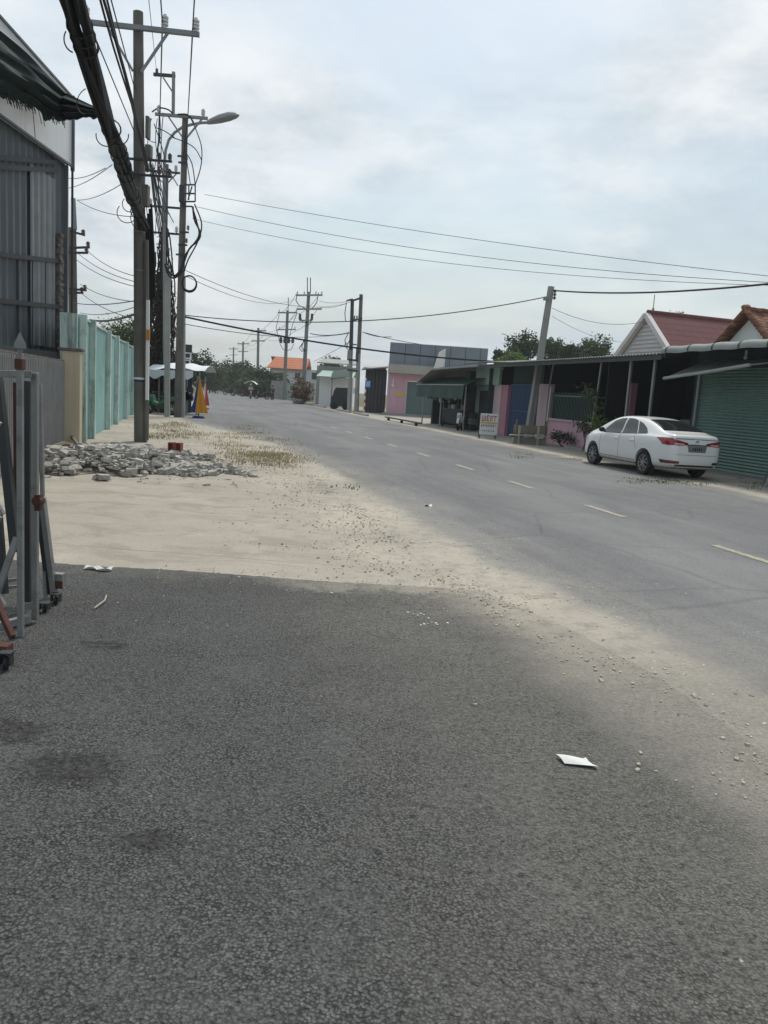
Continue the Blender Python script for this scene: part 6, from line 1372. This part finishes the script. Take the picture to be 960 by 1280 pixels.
for sd in (-1, 1):
    fdoor = panel('front_window', [(1.22, .985), (2.02, .965), (2.16, 1.0), (1.78, 1.29), (1.5, 1.365), (1.27, 1.385)], 'side', K['glass'], car, side=sd)
    panel('rear_window', [(.47, 1.03), (1.16, .99), (1.20, 1.385), (.95, 1.385), (.72, 1.345)], 'side', K['glass'], car, side=sd)
    panel('quarter_window', [(.02, 1.055), (.43, 1.03), (.67, 1.335), (.45, 1.285), (.2, 1.18)], 'side', K['glass'], car, side=sd)
    panel('window_trim', [(.05, 1.035), (.5, 1.005), (1.3, .965), (2.1, .945), (2.2, .985), (2.1, .965), (1.3, .982), (.5, 1.022), (.06, 1.052)], 'side', K['plastic'], car, side=sd, off=.003)
    for y0_, y1_, nm_ in ((1.19, 1.20, 'door_seam'), (2.16, 2.17, 'door_seam')):
        panel(nm_, [(y0_, .34), (y1_, .34), (y1_, .96), (y0_, .96)], 'side', K['plastic'], car, side=sd, off=.002)
    panel('door_seam', [(.36, .62), (.37, .62), (.52, 1.0), (.51, 1.0)], 'side', K['plastic'], car, side=sd, off=.002)
    panel('sill_seam', [(.4, .335), (2.17, .335), (2.17, .345), (.4, .345)], 'side', K['plastic'], car, side=sd, off=.002)
    for y_h in (.58, 1.36):
        h0 = BV.ray_cast(Vector((2*sd, y_h, .84)), Vector((-sd, 0, 0)))[0]; mb = MB(); mb.box(h0.x-.012 if sd > 0 else h0.x-.03, h0.x+.03 if sd > 0 else h0.x+.012, y_h-.1, y_h+.1, .825, .853); mb.build('door_handle', K['carpaint'], car, local=True, bevel=.01)
    mb = MB(); mb.sph((sd*.97, 1.93, 1.03), .09, .055, .07, nu=14, nv=9); mb.beam((sd*.84, 1.96, .97), (sd*.93, 1.94, 1.0), .04); mb.build('wing_mirror', K['plastic'], car, local=True, smooth=True)
    panel('tail_light', [(sd*.24, .845), (sd*.50, .825), (sd*.78, .83), (sd*.80, .98), (sd*.60, .965), (sd*.26, .895)], 'rear', K['redlens'], car, off=.008, step=.04)
    panel('tail_light', [(-.96, .835), (-.80, .82), (-.60, .915), (-.48, .985), (-.62, .995), (-.95, .985)], 'side', K['redlens'], car, side=sd, off=.008, step=.04)
    panel('tail_lens', [(sd*.36, .85), (sd*.62, .85), (sd*.62, .872), (sd*.38, .87)], 'rear', K['clearlens'], car, off=.011, step=.04)
    panel('bumper_reflector', [(sd*.52, .40), (sd*.74, .40), (sd*.76, .445), (sd*.50, .43)], 'rear', K['redlens'], car, off=.008, step=.04)
    panel('reflector_bezel', [(sd*.46, .385), (sd*.76, .375), (sd*.79, .46), (sd*.46, .44)], 'rear', K['plastic'], car, off=.004, step=.04)
    panel('headlight', [(2.98, .70), (3.28, .62), (3.36, .66), (3.22, .77), (2.98, .83)], 'side', K['clearlens'], car, side=sd, off=.006, step=.04)
panel('rear_windscreen', [(-.59, -.41), (.59, -.41), (.50, .40), (-.50, .40)], 'top', K['glass'], car, off=.005, step=.06)
panel('windscreen', [(-.62, 2.52), (.62, 2.52), (.52, 1.78), (-.52, 1.78)], 'top', K['glass'], car, off=.005, step=.06)
panel('chrome_strip', [(-.30, .835), (.30, .835), (.30, .86), (-.30, .86)], 'rear', K['plastic'], car, off=.010, step=.05)
panel('boot_seam', [(-.74, .99), (.74, .99), (.74, .998), (-.74, .998)], 'rear', K['plastic'], car, off=.003, step=.05)
panel('boot_seam', [(-.56, .60), (.56, .60), (.56, .607), (-.56, .607)], 'rear', K['plastic'], car, off=.003, step=.05)
panel('lower_valance', [(-.5, .27), (.5, .27), (.56, .36), (-.56, .36)], 'rear', K['plastic'], car, off=.004, step=.05)
pp = panel('number_plate', [(-.17, .70), (.17, .70), (.17, .80), (-.17, .80)], 'rear', K['steel'], car, off=.012, step=.05, smooth=False)  # plate made grey: the shadow on it is put into the colour
for k in range(5):
    panel('plate_character', [(-.13+.055*k, .72), (-.095+.055*k, .72), (-.095+.055*k, .78), (-.13+.055*k, .78)], 'rear', K['shoe'], pp, off=.016, step=.05)
panel('recess_shade', [(-.24, .675), (.24, .675), (.27, .828), (-.27, .828)], 'rear', K['steel'], car, off=.004, step=.05)  # flat grey panel, shade of the recess painted around the plate
mb = MB()
hb = BV.ray_cast(Vector((0, -2, .93)), Vector((0, 1, 0)))[0]
mb.torus((0, hb.y-.008, .93), (0, 1, .25), .042, .006, 20, 6); mb.torus((0, hb.y-.008, .935), (0, 1, .25), .022, .005, 16, 6); mb.build('badge', K['alloy'], car, local=True, smooth=True)
mb = MB(); mb.tube([(.36, -.5, 1.12), (.36, -.62, 1.12)], .01, 5)
for y in (0, 2.55):
    for sx in (-1, 1):
        c = Vector((sx*.755, y, .305)); mb = MB()
        prof = [(.215, -.085), (.285, -.10), (.303, -.07), (.305, 0), (.303, .07), (.285, .10), (.215, .085)]; n = 36; vs_ = []
        for r_, w_ in prof:
            for j in range(n): a = 2*PI*j/n; vs_.append(c+Vector((w_, r_*math.cos(a), r_*math.sin(a))))
        mb.add(vs_, [(i*n+j, i*n+(j+1)%n, (i+1)*n+(j+1)%n, (i+1)*n+j) for i in range(6) for j in range(n)])
        w = mb.build('wheel', K['tyre'], car, local=True, smooth=True)
        mb = MB(); f_ = c+Vector((sx*.07, 0, 0)); mb.torus(f_, (1, 0, 0), .208, .012, 32, 6)
        for k in range(5):
            for da in (-.13, .13):
                a = k*2*PI/5+.3; a2 = a+da*2.2; mb.beam(f_+Vector((sx*.012, .04*math.cos(a+da), .04*math.sin(a+da))), f_+Vector((0, .205*math.cos(a2), .205*math.sin(a2))), .026, .02, up=(1, 0, 0))
        mb.cyl(f_-Vector((sx*.01, 0, 0)), f_+Vector((sx*.022, 0, 0)), .05, 16); mb.build('rim', K['alloy'], w, local=True)
        mb = MB(); mb.cyl(c-Vector((.03, 0, 0)), c+Vector((.03, 0, 0)), .212, 28); mb.build('brake_disc', K['plastic'], w, local=True)
# ------------------------------------------------------------------ sky, sun, view
SUN_EL, SUN_AZ = math.radians(58), math.radians(18)      # sun ahead of the viewer, a little to the right, behind thin cloud
w = bpy.data.worlds.new('World'); scene.world = w; w.use_nodes = True; t = NT(w.node_tree); bg = t.n['Background']
sky = t.new('ShaderNodeTexSky', sky_type='NISHITA', sun_disc=False, sun_elevation=SUN_EL, sun_rotation=SUN_AZ, air_density=1.6, dust_density=2.5)
d = t.new('ShaderNodeTexCoord').outputs['Generated']; sx = t.new('ShaderNodeSeparateXYZ', {0: d})
den = t.math('ADD', t.math('MAXIMUM', sx.outputs[2], 0), .16)
uv = t.new('ShaderNodeCombineXYZ', {0: t.math('DIVIDE', sx.outputs[0], den), 1: t.math('DIVIDE', sx.outputs[1], den), 2: 0.0}).outputs[0]
n1 = t.noise(t.mapv(uv, (1, 1, 1), (3.1, 1.7, 0)), .75, 7, .55, .25); n2 = t.noise(t.mapv(uv, (1, 1, 1), (7.3, 2.2, 4)), 1.5, 8, .6, .15)
sunv = t.new('ShaderNodeVectorMath', {0: d, 1: (math.sin(SUN_AZ-.6)*math.cos(.9), math.cos(SUN_AZ-.6)*math.cos(.9), math.sin(.9))}, operation='DOT_PRODUCT').outputs['Value']
k2 = t.math('ADD', t.rng(n2, .30, .70, -.55, .55), t.rng(sunv, .55, .97, -.05, .85))
cl = t.mix(t.rng(k2, -.15, .75, 0, 1, True), (3.75, 4.35, 4.85), (6.9, 7.05, 7.05))
cl = t.mix(t.rng(sx.outputs[2], .02, .25, .6, 0, True), cl, (4.8, 5.25, 5.55))
c = t.mix(t.rng(n1, .36, .62, .25, .95, True), t.mix(.5, sky.outputs[0], (3.2, 4.15, 5.0)), cl)
t.set(bg.inputs[0], c); bg.inputs[1].default_value = .1
sd_ = bpy.data.lights.new('sun', 'SUN'); sd_.energy = 1.9; sd_.angle = math.radians(11); sd_.color = (1, .95, .87)
so = bpy.data.objects.new('sun', sd_); C.objects.link(so)
dv = Vector((math.sin(SUN_AZ)*math.cos(SUN_EL), math.cos(SUN_AZ)*math.cos(SUN_EL), math.sin(SUN_EL)))
so.rotation_euler = dv.to_track_quat('Z', 'Y').to_euler(); so.location = dv*60
scene.view_settings.view_transform = 'Standard'; scene.view_settings.look = 'None'; scene.view_settings.exposure = 0.5; scene.view_settings.gamma = 1
hz = MB(); hz.box(-320, 320, -35, 330, -1.0, 26)
mt = bpy.data.materials.new('thin_haze'); mt.use_nodes = True; t = NT(mt.node_tree); t.n.remove(t.n['Principled BSDF'])
vp = t.new('ShaderNodeVolumePrincipled'); vp.inputs['Color'].default_value = (.86, .90, .94, 1); vp.inputs['Density'].default_value = .0006; vp.inputs['Anisotropy'].default_value = .2
t.set(t.n['Material Output'].inputs['Volume'], vp.outputs[0])
tag(hz.build('haze', mt, origin=(0, 0, 0)), 'thin pale daytime haze along the road', 'haze', kind='stuff')
scene.render.engine = 'CYCLES'; scene.cycles.max_bounces = 5; scene.cycles.diffuse_bounces = 3; scene.cycles.glossy_bounces = 2; scene.cycles.transparent_max_bounces = 4
scene.cycles.use_denoising = True
